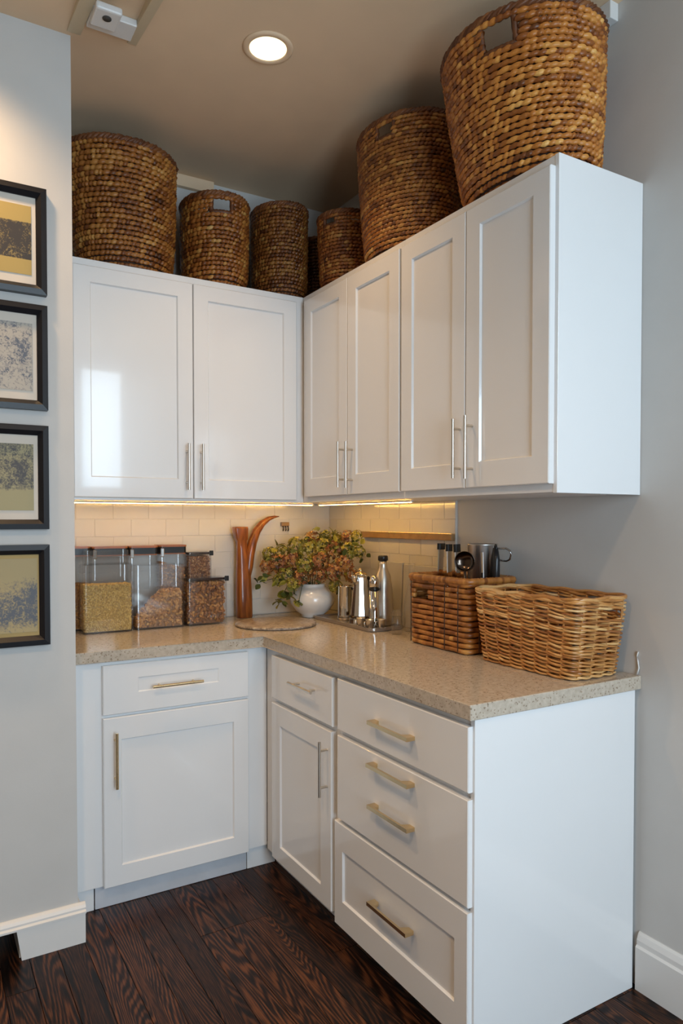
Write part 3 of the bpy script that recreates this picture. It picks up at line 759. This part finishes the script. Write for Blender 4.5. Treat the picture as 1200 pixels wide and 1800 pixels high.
prof = [(0.0352 * math.cos(a), 0.285 + 0.0352 * math.sin(a)) for a in np.linspace(-PI / 2 + 0.05, PI / 2 - 0.05, 16)]
bowl = link('bowl', lathe('bowl', [(0.0355 * math.sin(a), -0.020 * math.cos(a)) for a in np.linspace(0.04, PI / 2, 10)] + [(0.033 * math.sin(a), -0.016 * math.cos(a)) for a in np.linspace(PI / 2, 0.04, 8)], 32), M['darkmetal'], t, (0, 0, 0.292))
bowl.rotation_euler = (PI / 2, 0, -0.85)
link('shaft', tube('shaft', [(0.004, 0.003, 0.002), (0.003, 0.002, 0.15), (0.0, 0.0, 0.262)], 0.0045, 8), M['darkmetal'], t)
t = thing('measuring_pot', 'small stainless pot with loop handle behind the ladle in the rope basket', 'pot', (-0.074, -1.205, 0.93), 0, UG)
link('body', lathe('body', [(0.046, 0.0), (0.052, 0.004), (0.052, 0.346), (0.054, 0.349), (0.051, 0.350), (0.049, 0.345), (0.049, 0.01), (0.001, 0.006)], 40), M['satin'], t)
hd = [(0.010, -0.050, 0.335), (0.012, -0.105, 0.337), (0.013, -0.122, 0.330), (0.014, -0.128, 0.318), (0.013, -0.122, 0.300), (0.012, -0.108, 0.294), (0.010, -0.050, 0.296)]
link('handle', tube('handle', hd, 0.0036, 8), M['steel'], t)
t = thing('grater', 'flat pale steel grater leaning between ladle and black tongs', 'grater', (-0.140, -1.290, 0.93), 0, UG)
t.rotation_euler = (-0.10, 0.0, -0.45)
link('plate', boxes('plate', [((-0.0015, -0.011, 0.0), (0.0015, 0.011, 0.325))], 0.0007), M['trim'], t)
link('grip', boxes('grip', [((-0.004, -0.010, 0.0), (0.004, 0.010, 0.255))], 0.002), M['black'], t)
t = thing('tongs', 'black handled kitchen tongs upright beside the stainless pot handle', 'tongs', (-0.098, -1.284, 0.93), 0, UG)
t.rotation_euler = (0.03, 0.02, -0.5)
for sgn in (-1, 1):
    link('arm', tube('arm', [(0, sgn * 0.008, 0.002), (0, sgn * 0.013, 0.15), (0, sgn * 0.014, 0.24), (0, sgn * 0.012, 0.30), (0, sgn * 0.004, 0.338)], [0.007, 0.011, 0.014, 0.013, 0.008], 10), M['black'], t)
link('ring', tube('ring', [(0, 0.010 * math.cos(a), 0.338 + 0.012 * math.sin(a)) for a in np.linspace(0, 2 * PI, 18)[:-1]], 0.003, 8, True, up=(1, 0, 0)), M['black'], t)

# ------------------------------------------------------------------ food canisters
def shell(name, hx, hy, r, z0, z1, th=0.002, top=None, mat=None, parent=None):
    o = rrect(hx, hy, r, 5); i = rrect(hx - th, hy - th, max(r - th, 0.001), 5)
    secs = [[(x, y, z0) for x, y in o], [(x, y, z1) for x, y in o]]
    secs += [[(x, y, z1) for x, y in i], [(x, y, z0 + 0.004) for x, y in i]]
    return link(name, loft(name, secs, False), mat or M['glass'], parent)
CG = 'food canisters on the worktop'
def canister(label, x0, x1, y0, y1, ztop, lid, clip=True):
    hx, hy = (x1 - x0) / 2, (y1 - y0) / 2; h = ztop - ZW
    t = thing('food_canister', label, 'canister', ((x0 + x1) / 2, (y0 + y1) / 2, ZW), 0, CG)
    if lid == 'wood':
        shell('body', hx, hy, 0.012, 0.0, h - 0.040, parent=t)
        l = link('lid', prism('lid', rrect(hx - 0.001, hy - 0.001, 0.012, 5), h - 0.0335, h - 0.008), M['black'], t)
        link('lid_top', prism('lid_top', rrect(hx + 0.001, hy + 0.001, 0.013, 5), h - 0.0078, h, 0.002), M['lidwood'], l)
        link('gasket', prism('gasket', rrect(hx - 0.003, hy - 0.003, 0.010, 5), h - 0.0395, h - 0.034), M['lidwood'], l)
        link('clip', boxes('clip', [((-hx + 0.002, -hy - 0.007, h - 0.050), (-hx + 0.018, -hy - 0.001, h - 0.012))], 0.003), M['chrome'], l)
    elif lid == 'clear':
        shell('body', hx, hy, 0.014, 0.0, h - 0.058, parent=t)
        l = shell('lid', hx - 0.012, hy - 0.010, 0.010, h - 0.056, h, parent=t)
        link('collar', prism('collar', rrect(hx - 0.004, hy - 0.004, 0.012, 5), h - 0.0578, h - 0.054), M['glass'], l)
    elif lid == 'flat':
        shell('body', hx, hy, 0.014, 0.0, h - 0.003, parent=t)
        link('lid', prism('lid', rrect(hx + 0.001, hy + 0.001, 0.014, 5), h - 0.0025, h), M['glass'], t)
    else:
        shell('body', hx, hy, 0.012, 0.0, h - 0.018, parent=t)
        l = link('lid', prism('lid', rrect(hx + 0.002, hy + 0.002, 0.012, 5), h - 0.0175, h - 0.005), M['glass'], t)
        link('lid_band', prism('lid_band', rrect(hx - 0.002, hy - 0.002, 0.012, 5), h - 0.016, h - 0.007), M['darkmetal'], l)
        link('latch', boxes('latch', [((hx - 0.014, -hy - 0.006, h - 0.022), (hx + 0.004, -hy + 0.002, h))], 0.002), M['black'], l)
    return t
phi = (1 + 5 ** 0.5) / 2
ICO_V = np.array([(-1, phi, 0), (1, phi, 0), (-1, -phi, 0), (1, -phi, 0), (0, -1, phi), (0, 1, phi), (0, -1, -phi), (0, 1, -phi), (phi, 0, -1), (phi, 0, 1), (-phi, 0, -1), (-phi, 0, 1)]) / math.sqrt(1 + phi * phi)
ICO_F = np.array([(0, 11, 5), (0, 5, 1), (0, 1, 7), (0, 7, 10), (0, 10, 11), (1, 5, 9), (5, 11, 4), (11, 10, 2), (10, 7, 6), (7, 1, 8), (3, 9, 4), (3, 4, 2), (3, 2, 6), (3, 6, 8), (3, 8, 9), (4, 9, 5), (2, 4, 11), (6, 2, 10), (8, 6, 7), (9, 8, 1)])
def contents(name, label, x0, x1, y0, y1, top, size, mat, dens=1.0, cat='dry food'):
    """small pieces packed against the clear walls and over the top, round a solid core; top(x fraction) = fill height"""
    e = 0.0035; x0 += e; x1 -= e; y0 += e; y1 -= e; z0 = ZW + 0.0055
    sx, sy, sz = size; m = max(size); P = []
    def add(n, f):
        for _ in range(int(n * dens)): P.append(f(RNG.random(), RNG.random()))
    hmax = max(top(u) for u in (0, .25, .5, .75, 1.0)) - z0
    af = 1.6 / (4 * sx * sz)
    fr = lambda u, y: lambda a, b: (x0 + m + (x1 - x0 - 2 * m) * a, y, z0 + m * 0.6 + (max(top(a) - z0 - m, 0.001)) * b)
    add((x1 - x0) * hmax * af * 1.3, fr(0, y0 + sy))
    add((y1 - y0) * hmax * af, lambda a, b: (x0 + sx, y0 + m + (y1 - y0 - 2 * m) * a, z0 + m * .6 + max(top(0.02) - z0 - m, .001) * b))
    add((y1 - y0) * hmax * af, lambda a, b: (x1 - sx, y0 + m + (y1 - y0 - 2 * m) * a, z0 + m * .6 + max(top(0.98) - z0 - m, .001) * b))
    add((x1 - x0) * (y1 - y0) * af * 1.4, lambda a, b: (x0 + m + (x1 - x0 - 2 * m) * a, y0 + m + (y1 - y0 - 2 * m) * b, top(a) - sz))
    P = np.array(P); n = len(P)
    A = RNG.normal(size=(n, 3, 3)); Qm, _ = np.linalg.qr(A)
    V = (ICO_V[None] * np.array(size)[None, None]) @ Qm + P[:, None, :]
    V[..., 0] = np.clip(V[..., 0], x0, x1); V[..., 1] = np.clip(V[..., 1], y0, y1); V[..., 2] = np.clip(V[..., 2], z0, None)
    V = V.reshape(-1, 3); Fc = (ICO_F[None] + 12 * np.arange(n)[:, None, None]).reshape(-1, 3)
    tn = np.repeat(np.clip(RNG.normal(0.5, 0.2, n), 0, 1), 12)
    k = 2 * sy; us = np.linspace(0, 1, 7); core = []; cf = []
    secs = []
    for u in us:
        X = x0 + k + (x1 - x0 - 2 * k) * u; zt = max(top(u) - 2 * sz, z0 + 0.001)
        secs.append([(X, y0 + k, z0), (X, y1 - 0.002, z0), (X, y1 - 0.002, zt), (X, y0 + k, zt)])
    nb = len(V); CV = np.array([p for s in secs for p in s])
    for i in range(6):
        for q in range(4): cf.append((nb + 4 * i + q, nb + 4 * i + (q + 1) % 4, nb + 4 * i + 4 + (q + 1) % 4, nb + 4 * i + 4 + q))
    cf.append((nb + 3, nb + 2, nb + 1, nb)); cf.append(tuple(nb + 24 + q for q in range(4)))
    me = pyd(name, np.vstack([V, CV]), [tuple(f) for f in Fc] + cf, False, np.r_[tn, np.full(len(CV), 0.25)])
    c0 = Vector(((x0 + x1) / 2, (y0 + y1) / 2, z0)); me.transform(Matrix.Translation(-c0))
    o = link(name, me, mat, None, c0); tag(o, label, cat, None, 'stuff'); return o
grain_m = tone_mat('pale_grain', [(0.0, (0.34, 0.20, 0.06)), (0.5, (0.64, 0.42, 0.11)), (1.0, (0.78, 0.58, 0.22))], 0.6, 0.2)
pasta_m = tone_mat('tan_legumes', [(0.0, (0.16, 0.06, 0.02)), (0.5, (0.48, 0.22, 0.05)), (1.0, (0.68, 0.40, 0.13))], 0.5, 0.2)
nut_m = tone_mat('brown_nuts', [(0.0, (0.07, 0.022, 0.008)), (0.5, (0.34, 0.13, 0.03)), (1.0, (0.62, 0.32, 0.08))], 0.45, 0.2)
rust_m = tone_mat('rust_spice', [(0.0, (0.10, 0.03, 0.012)), (0.5, (0.34, 0.15, 0.06)), (1.0, (0.60, 0.36, 0.17))], 0.5, 0.2)
amber_m = tone_mat('amber_beans', [(0.0, (0.20, 0.06, 0.01)), (0.5, (0.46, 0.19, 0.03)), (1.0, (0.62, 0.33, 0.08))], 0.5, 0.2)
# front row
canister('clear canister full of pale yellow grain with a clear lid', -1.238, -1.043, -0.212, -0.122, 1.243, 'clear')
contents('grain', 'pale yellow grain filling the clear canister', -1.238, -1.043, -0.212, -0.122, lambda u: 1.108, (0.0052, 0.0030, 0.0030), grain_m)
canister('wide clear canister with a slanting heap of tan legumes', -1.033, -0.825, -0.205, -0.122, 1.180, 'flat')
contents('legumes', 'tan legumes heaped against one side of the wide canister', -1.033, -0.825, -0.205, -0.122, lambda u: ZW + 0.045 + 0.115 * min(1, u * 1.6) ** 0.8, (0.0100, 0.0055, 0.0055), pasta_m)
canister('short clear canister packed with brown nuts under a dark banded lid', -0.815, -0.634, -0.205, -0.113, 1.122, 'dark')
contents('nuts', 'brown nuts packed into the short clear canister', -0.815, -0.634, -0.205, -0.113, lambda u: 1.100, (0.0110, 0.0058, 0.0058), nut_m)
# rear row
canister('tall canister with wood topped black lid holding amber beans by the wall', -1.335, -1.185, -0.106, -0.014, 1.256, 'wood')
contents('beans', 'amber beans in the tall canister by the wall', -1.335, -1.185, -0.106, -0.014, lambda u: 1.105, (0.007, 0.0042, 0.0042), amber_m)
canister('empty tall canister with wood topped black lid behind the yellow grain', -1.180, -1.035, -0.106, -0.014, 1.254, 'wood')
canister('empty tall canister with wood topped black lid behind the heaped legumes', -1.030, -0.908, -0.106, -0.014, 1.254, 'wood')
canister('tall canister with wood topped black lid two thirds full of brown seeds', -0.902, -0.782, -0.106, -0.014, 1.256, 'wood')
contents('seeds', 'brown seeds in the tall canister next to the rusty flakes', -0.902, -0.782, -0.106, -0.014, lambda u: 1.185 - 0.03 * u, (0.008, 0.005, 0.005), nut_m)
canister('narrow tall canister of rusty flakes behind the short nut canister', -0.776, -0.662, -0.094, -0.016, 1.228, 'dark')
contents('flakes', 'rusty flakes in the narrow tall canister', -0.776, -0.662, -0.094, -0.016, lambda u: 1.203, (0.007, 0.0035, 0.0035), rust_m)

# ------------------------------------------------------------------ wooden carving
t = thing('wooden_carving', 'polished orange wood carving with square mouth and curved horn', 'carving', (-0.500, -0.070, ZW))
secs = []
for z, hx, hy, sh in ((0.0, 0.034, 0.028, 0.002), (0.004, 0.037, 0.030, 0.002), (0.10, 0.037, 0.030, 0.0), (0.19, 0.034, 0.027, -0.002), (0.26, 0.028, 0.023, -0.006), (0.32, 0.023, 0.020, -0.010), (0.352, 0.022, 0.019, -0.012), (0.362, 0.028, 0.022, -0.014), (0.41, 0.033, 0.026, -0.018), (0.418, 0.031, 0.024, -0.018)):
    rr_ = min(hx, hy) * (0.85 if z < 0.34 else 0.35)
    secs.append([(x + sh, y, z) for x, y in rrect(hx, hy, rr_, 5)])
link('body', loft('body', secs), M['carved'], t)
H_ = [(0.010, -0.006, 0.17), (0.020, -0.006, 0.23), (0.028, -0.004, 0.29), (0.042, 0.0, 0.345), (0.064, 0.004, 0.395), (0.095, 0.008, 0.432), (0.130, 0.010, 0.455), (0.162, 0.012, 0.464), (0.185, 0.012, 0.466)]
link('horn', tube('horn', H_, [0.016, 0.021, 0.022, 0.022, 0.020, 0.016, 0.011, 0.006, 0.002], 14, up=(0, 1, 0)), M['carved'], t)

# ------------------------------------------------------------------ stone disc, vase and plant
o = link('stone_trivet', lathe('stone_trivet', [(0.165, 0.0), (0.173, 0.003), (0.173, 0.009), (0.169, 0.012), (0.001, 0.0125)], 56), M['stone'], None, (-0.475, -0.355, ZW))
tag(o, 'round speckled brown stone trivet flat on the worktop corner', 'trivet')
VX, VY = -0.215, -0.205
o = link('vase', lathe('vase', [(0.046, 0.0), (0.052, 0.003), (0.050, 0.010), (0.078, 0.030), (0.100, 0.062), (0.104, 0.085), (0.094, 0.115), (0.074, 0.134), (0.060, 0.141), (0.060, 0.150), (0.063, 0.154), (0.059, 0.155), (0.054, 0.148), (0.055, 0.138), (0.085, 0.110), (0.094, 0.085), (0.080, 0.04), (0.001, 0.02)], 48), M['ceramic'], None, (VX, VY, ZW))
tag(o, 'round white ceramic vase holding the dried hydrangeas', 'vase')
def floret_ball(n, R, kind):
    V, F, tn = [], [], []
    for _ in range(n):
        d = RNG.normal(size=3); d[2] = d[2] * 0.8 + 0.15; d /= np.linalg.norm(d)
        c = d * R * RNG.uniform(0.72, 1.05)
        a = np.cross(d, RNG.normal(size=3)); a /= np.linalg.norm(a); b = np.cross(d, a)
        s = RNG.uniform(0.007, 0.0115); tone = float(np.clip(RNG.normal(0.5, 0.22), 0, 1))
        for q in range(4):
            an = q * PI / 2 + RNG.normal(0, 0.1); e1 = a * math.cos(an) + b * math.sin(an); e2 = -a * math.sin(an) + b * math.cos(an)
            k = len(V)
            V += [c, c + s * (0.55 * e1 + 0.42 * e2) + d * s * 0.25, c + s * 1.15 * e1 + d * s * RNG.uniform(0.0, 0.5), c + s * (0.55 * e1 - 0.42 * e2) + d * s * 0.25]
            F.append((k, k + 1, k + 2, k + 3)); tn += [tone + RNG.normal(0, 0.05)] * 4
    return pyd('flower_head', V, F, False, tn)
def leafy(name, stops):
    m = tone_mat(name, stops, 0.5, 0.25)
    m.node_tree.nodes['Principled BSDF'].inputs['Subsurface Weight'].default_value = 0.0
    return m
green_m = leafy('olive_petals', [(0.0, (0.05, 0.06, 0.008)), (0.4, (0.22, 0.20, 0.02)), (0.75, (0.46, 0.37, 0.05)), (1.0, (0.62, 0.50, 0.14))])
russet_m = leafy('russet_petals', [(0.0, (0.09, 0.025, 0.010)), (0.4, (0.28, 0.09, 0.03)), (0.7, (0.46, 0.21, 0.055)), (1.0, (0.52, 0.38, 0.09))])
leaf_m = leafy('leaf_green', [(0.0, (0.018, 0.03, 0.008)), (0.5, (0.07, 0.09, 0.015)), (1.0, (0.20, 0.20, 0.04))])
RT = (math.cos(YAW), -math.sin(YAW)); FW = (math.sin(YAW), math.cos(YAW))
plant = thing('hydrangea_bouquet', 'bushy dried hydrangeas in olive green and russet spilling over the vase', 'plant', (VX, VY, ZW + 0.12))
OZ = ZW + 0.12
def plant_pt(u, z, d):
    x = VX + RT[0] * u - FW[0] * d; y = VY + RT[1] * u - FW[1] * d
    return Vector((min(x, -0.055) - VX, min(y, -0.06) - VY, z - OZ))
balls = {'g': [floret_ball(80, 0.040, 'g') for _ in range(2)], 'r': [floret_ball(80, 0.040, 'r') for _ in range(2)]}
heads = [(-0.195, 1.205, 0.02, 'g', .9), (-0.205, 1.150, 0.04, 'r', .9), (-0.150, 1.165, 0.06, 'r', 1.1), (-0.140, 1.215, 0.0, 'g', .9), (-0.115, 1.120, 0.07, 'g', 1.0), (-0.090, 1.180, 0.06, 'r', 1.1),
         (-0.075, 1.245, 0.0, 'g', 1.0), (-0.020, 1.235, 0.04, 'g', 1.15), (0.0, 1.275, -0.02, 'r', .95), (0.045, 1.245, 0.02, 'g', 1.05), (-0.030, 1.165, 0.09, 'g', 1.05), (0.040, 1.175, 0.08, 'r', 1.15),
         (0.105, 1.225, 0.05, 'r', 1.1), (0.110, 1.275, 0.02, 'g', .9), (0.165, 1.285, 0.06, 'r', .8), (0.205, 1.290, 0.08, 'g', .7), (0.165, 1.225, 0.07, 'g', 1.0), (0.150, 1.165, 0.09, 'r', 1.1),
         (0.100, 1.130, 0.10, 'r', 1.05), (0.030, 1.115, 0.10, 'r', .95), (-0.045, 1.105, 0.10, 'r', .9), (0.180, 1.115, 0.09, 'r', .8), (-0.085, 1.075, 0.09, 'g', .8), (0.105, 1.065, 0.09, 'g', .7), (-0.150, 1.09, .07, 'g', .7), (0.215, 1.22, 0.09, 'g', .7), (0.06, 1.29, 0.0, 'g', .7)]
for i, (u, z, d, kd, sc) in enumerate(heads):
    p = plant_pt(u, z, d)
    o = link('flower_head', balls[kd][i % 2], green_m if kd == 'g' else russet_m, plant, p)
    o.scale = (sc,) * 3; o.rotation_euler = tuple(RNG.uniform(0, 6.28, 3))
    if i % 2 == 0:
        mid = Vector((p.x * 0.35, p.y * 0.35, max(0.02, p.z * 0.55)))
        link('stem', tube('stem', [(0, 0, -0.06), mid, p], 0.0022, 6, tone=[0.4] * 3), leaf_m, plant)
def leaf_mesh(L, w):
    V, F, tn = [], [], []
    prof = [(0, 0.05), (0.2, 0.7), (0.45, 1.0), (0.7, 0.8), (0.9, 0.35), (1.0, 0.03)]
    for s, q in prof:
        zc = 0.10 * L * math.sin(s * 2.6)
        V += [(-w * q, s * L, zc + 0.10 * w), (0, s * L, zc - 0.12 * w), (w * q, s * L, zc + 0.10 * w)]; tn += [0.5, 0.35, 0.6]
    for i in range(5):
        for q in (0, 1): F.append((3 * i + q, 3 * i + q + 1, 3 * i + 4 + q, 3 * i + 3 + q))
    return pyd('leaf', V, F, True, tn)
leaves = [leaf_mesh(0.040, 0.013), leaf_mesh(0.030, 0.011), leaf_mesh(0.034, 0.014)]
sp = [(-0.225, 1.085, 0.03), (-0.205, 1.10, 0.05), (-0.235, 1.075, 0.03), (-0.165, 1.01, 0.06), (-0.13, 0.995, 0.07), (-0.115, 1.015, 0.08), (-0.15, 0.985, 0.05), (-0.105, 1.04, 0.09), (-0.075, 1.03, 0.10), (-0.065, 1.0, 0.105), (-0.055, 0.985, 0.105), (-0.14, 1.03, 0.06)]
for i in range(96):
    if i < len(sp) * 3:
        u, z, d = sp[i % len(sp)]; u += RNG.normal(0, 0.008); z += RNG.normal(0, 0.008); d += RNG.normal(0, 0.01)
    else:
        h_ = heads[i % len(heads)]; an = RNG.uniform(0, 2 * PI); u = h_[0] + 0.040 * math.cos(an); z = h_[1] + 0.038 * math.sin(an); d = h_[2] + RNG.uniform(0.0, 0.035)
    o = link('leaf', leaves[i % 3], leaf_m if i % 3 else green_m, plant, plant_pt(u, z, d))
    o.rotation_euler = (RNG.uniform(-1.2, 1.2), RNG.uniform(-0.9, 0.9), RNG.uniform(0, 6.28))
for q, (u, z, d) in enumerate(((-0.23, 1.08, 0.03), (-0.15, 0.99, 0.06), (-0.058, 0.99, 0.105))):
    p = plant_pt(u, z, d); link('stem', tube('stem', [(0, 0, 0.02), Vector((p.x * 0.6, p.y * 0.6, 0.07)), p], 0.0018, 6, tone=[0.3] * 3), leaf_m, plant)

# ------------------------------------------------------------------ coffee things
t = thing('serving_tray', 'long grey metal tray with rounded corners under the coffee pots', 'tray', (-0.160, -0.505, ZW))
hx, hy = 0.088, 0.242
o_, i_ = rrect(hx, hy, 0.03, 6), rrect(hx - 0.008, hy - 0.008, 0.024, 6)
link('dish', loft('dish', [[(x * .97, y * .985, 0.0) for x, y in o_], [(x, y, 0.006) for x, y in o_], [(x, y, 0.015) for x, y in o_], [(x, y, 0.016) for x, y in i_], [(x, y, 0.010) for x, y in i_]], False), M['tray'], t)
ZR = ZW + 0.0105
t = thing('coffee_pot', 'tapered polished steel coffee pot with spout on the grey tray', 'coffee pot', (-0.182, -0.570, ZR), 0.35)
link('body', lathe('body', [(0.048, 0.0), (0.050, 0.004), (0.048, 0.020), (0.044, 0.030), (0.043, 0.036), (0.027, 0.196), (0.030, 0.203), (0.029, 0.206)], 12), M['chrome'], t)
for p in t.children[0].data.polygons: p.use_smooth = False
l = link('lid', lathe('lid', [(0.029, 0.2065), (0.024, 0.214), (0.008, 0.219), (0.006, 0.224), (0.008, 0.231), (0.001, 0.235)], 24), M['brass'], t)
link('spout', loft('spout', [[(-0.030 + x, y * 1.0, 0.170) for x, y in rrect(0.008, 0.009, 0.004, 3)], [(-0.040 + x, y, 0.196) for x, y in rrect(0.011, 0.011, 0.005, 3)], [(-0.046 + x, y, 0.208) for x, y in rrect(0.011, 0.008, 0.004, 3)]]), M['chrome'], t)
link('handle', tube('handle', [(0.026, 0, 0.19), (0.055, 0, 0.192), (0.064, 0, 0.175), (0.060, 0, 0.12), (0.052, 0, 0.085)], [0.006, 0.007, 0.008, 0.008, 0.006], 10, up=(0, 1, 0)), M['black'], t)
link('collar', lathe('collar', [(0.0445, 0.026), (0.0485, 0.028), (0.0485, 0.034), (0.0445, 0.036)], 24), M['darkmetal'], t)
t = thing('steel_mug', 'straight steel mug with dark side next to the vase', 'mug', (-0.168, -0.425, ZR), -0.9)
link('body', lathe('body', [(0.034, 0.0), (0.037, 0.004), (0.034, 0.02), (0.033, 0.145), (0.035, 0.149), (0.031, 0.149), (0.030, 0.02), (0.001, 0.012)], 32), M['chrome'], t)
link('handle', tube('handle', [(0.032, 0, 0.135), (0.060, 0, 0.130), (0.064, 0, 0.09), (0.056, 0, 0.045), (0.032, 0, 0.035)], 0.0055, 10, up=(0, 1, 0)), M['black'], t)
t = thing('pepper_shaker', 'slim polished steel cylinder with a dark band and pointed top', 'shaker', (-0.178, -0.668, ZR))
link('body', lathe('body', [(0.021, 0.0), (0.022, 0.003), (0.022, 0.150)], 28), M['chrome'], t)
link('band', lathe('band', [(0.0222, 0.1505), (0.0235, 0.152), (0.0235, 0.158), (0.0222, 0.1595)], 28), M['black'], t)
link('cap', lathe('cap', [(0.022, 0.160), (0.021, 0.19), (0.014, 0.205), (0.004, 0.211)], 28), M['chrome'], t)
t = thing('flask', 'pale metal tapered flask with black stopper behind the steel cylinder', 'flask', (-0.115, -0.640, ZR))
link('body', lathe('body', [(0.044, 0.0), (0.046, 0.004), (0.046, 0.05), (0.040, 0.15), (0.033, 0.205), (0.020, 0.235), (0.018, 0.250), (0.018, 0.268)], 36), M['nickel'], t)
link('stopper', lathe('stopper', [(0.017, 0.2685), (0.021, 0.270), (0.021, 0.286), (0.018, 0.290)], 28), M['black'], t)
for k, (x, y) in enumerate(((-0.225, -0.640), (-0.220, -0.700), (-0.178, -0.718))):
    t = thing('espresso_cup', ('small brass coloured cup closest to the tapered coffee pot', 'small brass coloured cup at the rounded tray corner', 'small brass coloured cup beside the slim steel cylinder')[k], 'cup', (x, y, ZR), 0, 'small cups on the tray')
    link('body', lathe('body', [(0.012, 0.0), (0.015, 0.003), (0.018, 0.034), (0.019, 0.036), (0.016, 0.035), (0.012, 0.006), (0.001, 0.005)], 24), M['nickel'], t)
    link('handle', tube('handle', [(-0.017, 0, 0.028), (-0.026, 0, 0.026), (-0.026, 0, 0.014), (-0.015, 0, 0.010)], 0.0022, 8, up=(0, 1, 0)), M['nickel'], t)
o = link('glass_bottle', lathe('glass_bottle', [(0.030, 0.0), (0.033, 0.004), (0.033, 0.12), (0.026, 0.18), (0.014, 0.225), (0.013, 0.270), (0.016, 0.274), (0.012, 0.275), (0.010, 0.22), (0.029, 0.12), (0.029, 0.008), (0.001, 0.006)], 32), M['glass'], None, (-0.080, -0.795, ZW))
tag(o, 'clear glass bottle with long neck in front of the grey board', 'bottle')
t = thing('glass_jar', 'little clear glass jar with pale stopper beside the rope basket', 'jar', (-0.175, -0.825, ZW))
link('body', lathe('body', [(0.020, 0.0), (0.023, 0.003), (0.023, 0.05), (0.018, 0.062), (0.018, 0.070), (0.016, 0.070), (0.016, 0.06), (0.020, 0.05), (0.020, 0.006), (0.001, 0.005)], 28), M['glass'], t)
link('stopper', lathe('stopper', [(0.015, 0.0705), (0.022, 0.073), (0.023, 0.085), (0.016, 0.094), (0.001, 0.097)], 24), M['glass'], t)

# ------------------------------------------------------------------ things on the splashback
def lean_board(y0, y1, h, label):
    o = link('leaning_board', boxes('leaning_board', [((-0.006, y0 - (y0 + y1) / 2, 0.0), (0.006, y1 - (y0 + y1) / 2, h))], 0.002), M['board'], None, (-0.030, (y0 + y1) / 2, ZW))
    o.rotation_euler = (0, 0.035, 0); tag(o, label, 'board'); return o
lean_board(-0.965, -0.665, 0.262, 'pale grey board leaning on the tiles behind the rope basket')
lean_board(-0.655, -0.480, 0.268, 'narrow pale grey board leaning on the tiles behind the flask')
t = thing('wall_rail', 'slim oak rail fixed to the tiles above the leaning boards', 'rail', (0, 0, 0))
link('bar', boxes('bar', [((-0.028, -0.979, 1.284), (-0.0092, -0.330, 1.308))], 0.002), M['rail'], t)
link('lip', boxes('lip', [((-0.030, -0.979, 1.3082), (-0.0092, -0.330, 1.312))], 0.001), M['brass'], t)
t = thing('wall_hook', 'small brown wooden hook block on the tiles above the plant', 'hook', (-0.262, -0.0092, 1.333))
link('block', boxes('block', [((-0.022, -0.012, 0.0), (0.022, 0.0, 0.020))], 0.003), M['rail'], t)
for q in (-0.013, 0.0, 0.013):
    link('peg', tube('peg', [(q, -0.006, 0.004), (q, -0.016, -0.004), (q, -0.018, -0.016), (q, -0.012, -0.022)], 0.0028, 8, up=(1, 0, 0)), M['darkmetal'], t)
o = link('cable_end', tube('cable_end', [(-0.006, -1.790, 0.9165), (-0.005, -1.794, 0.935), (-0.004, -1.790, 0.955), (-0.0035, -1.786, 0.970), (-0.004, -1.790, 0.982)], 0.0022, 8), M['trim'])
tag(o, 'short pale cable end on the wall at the worktop end', 'cable')
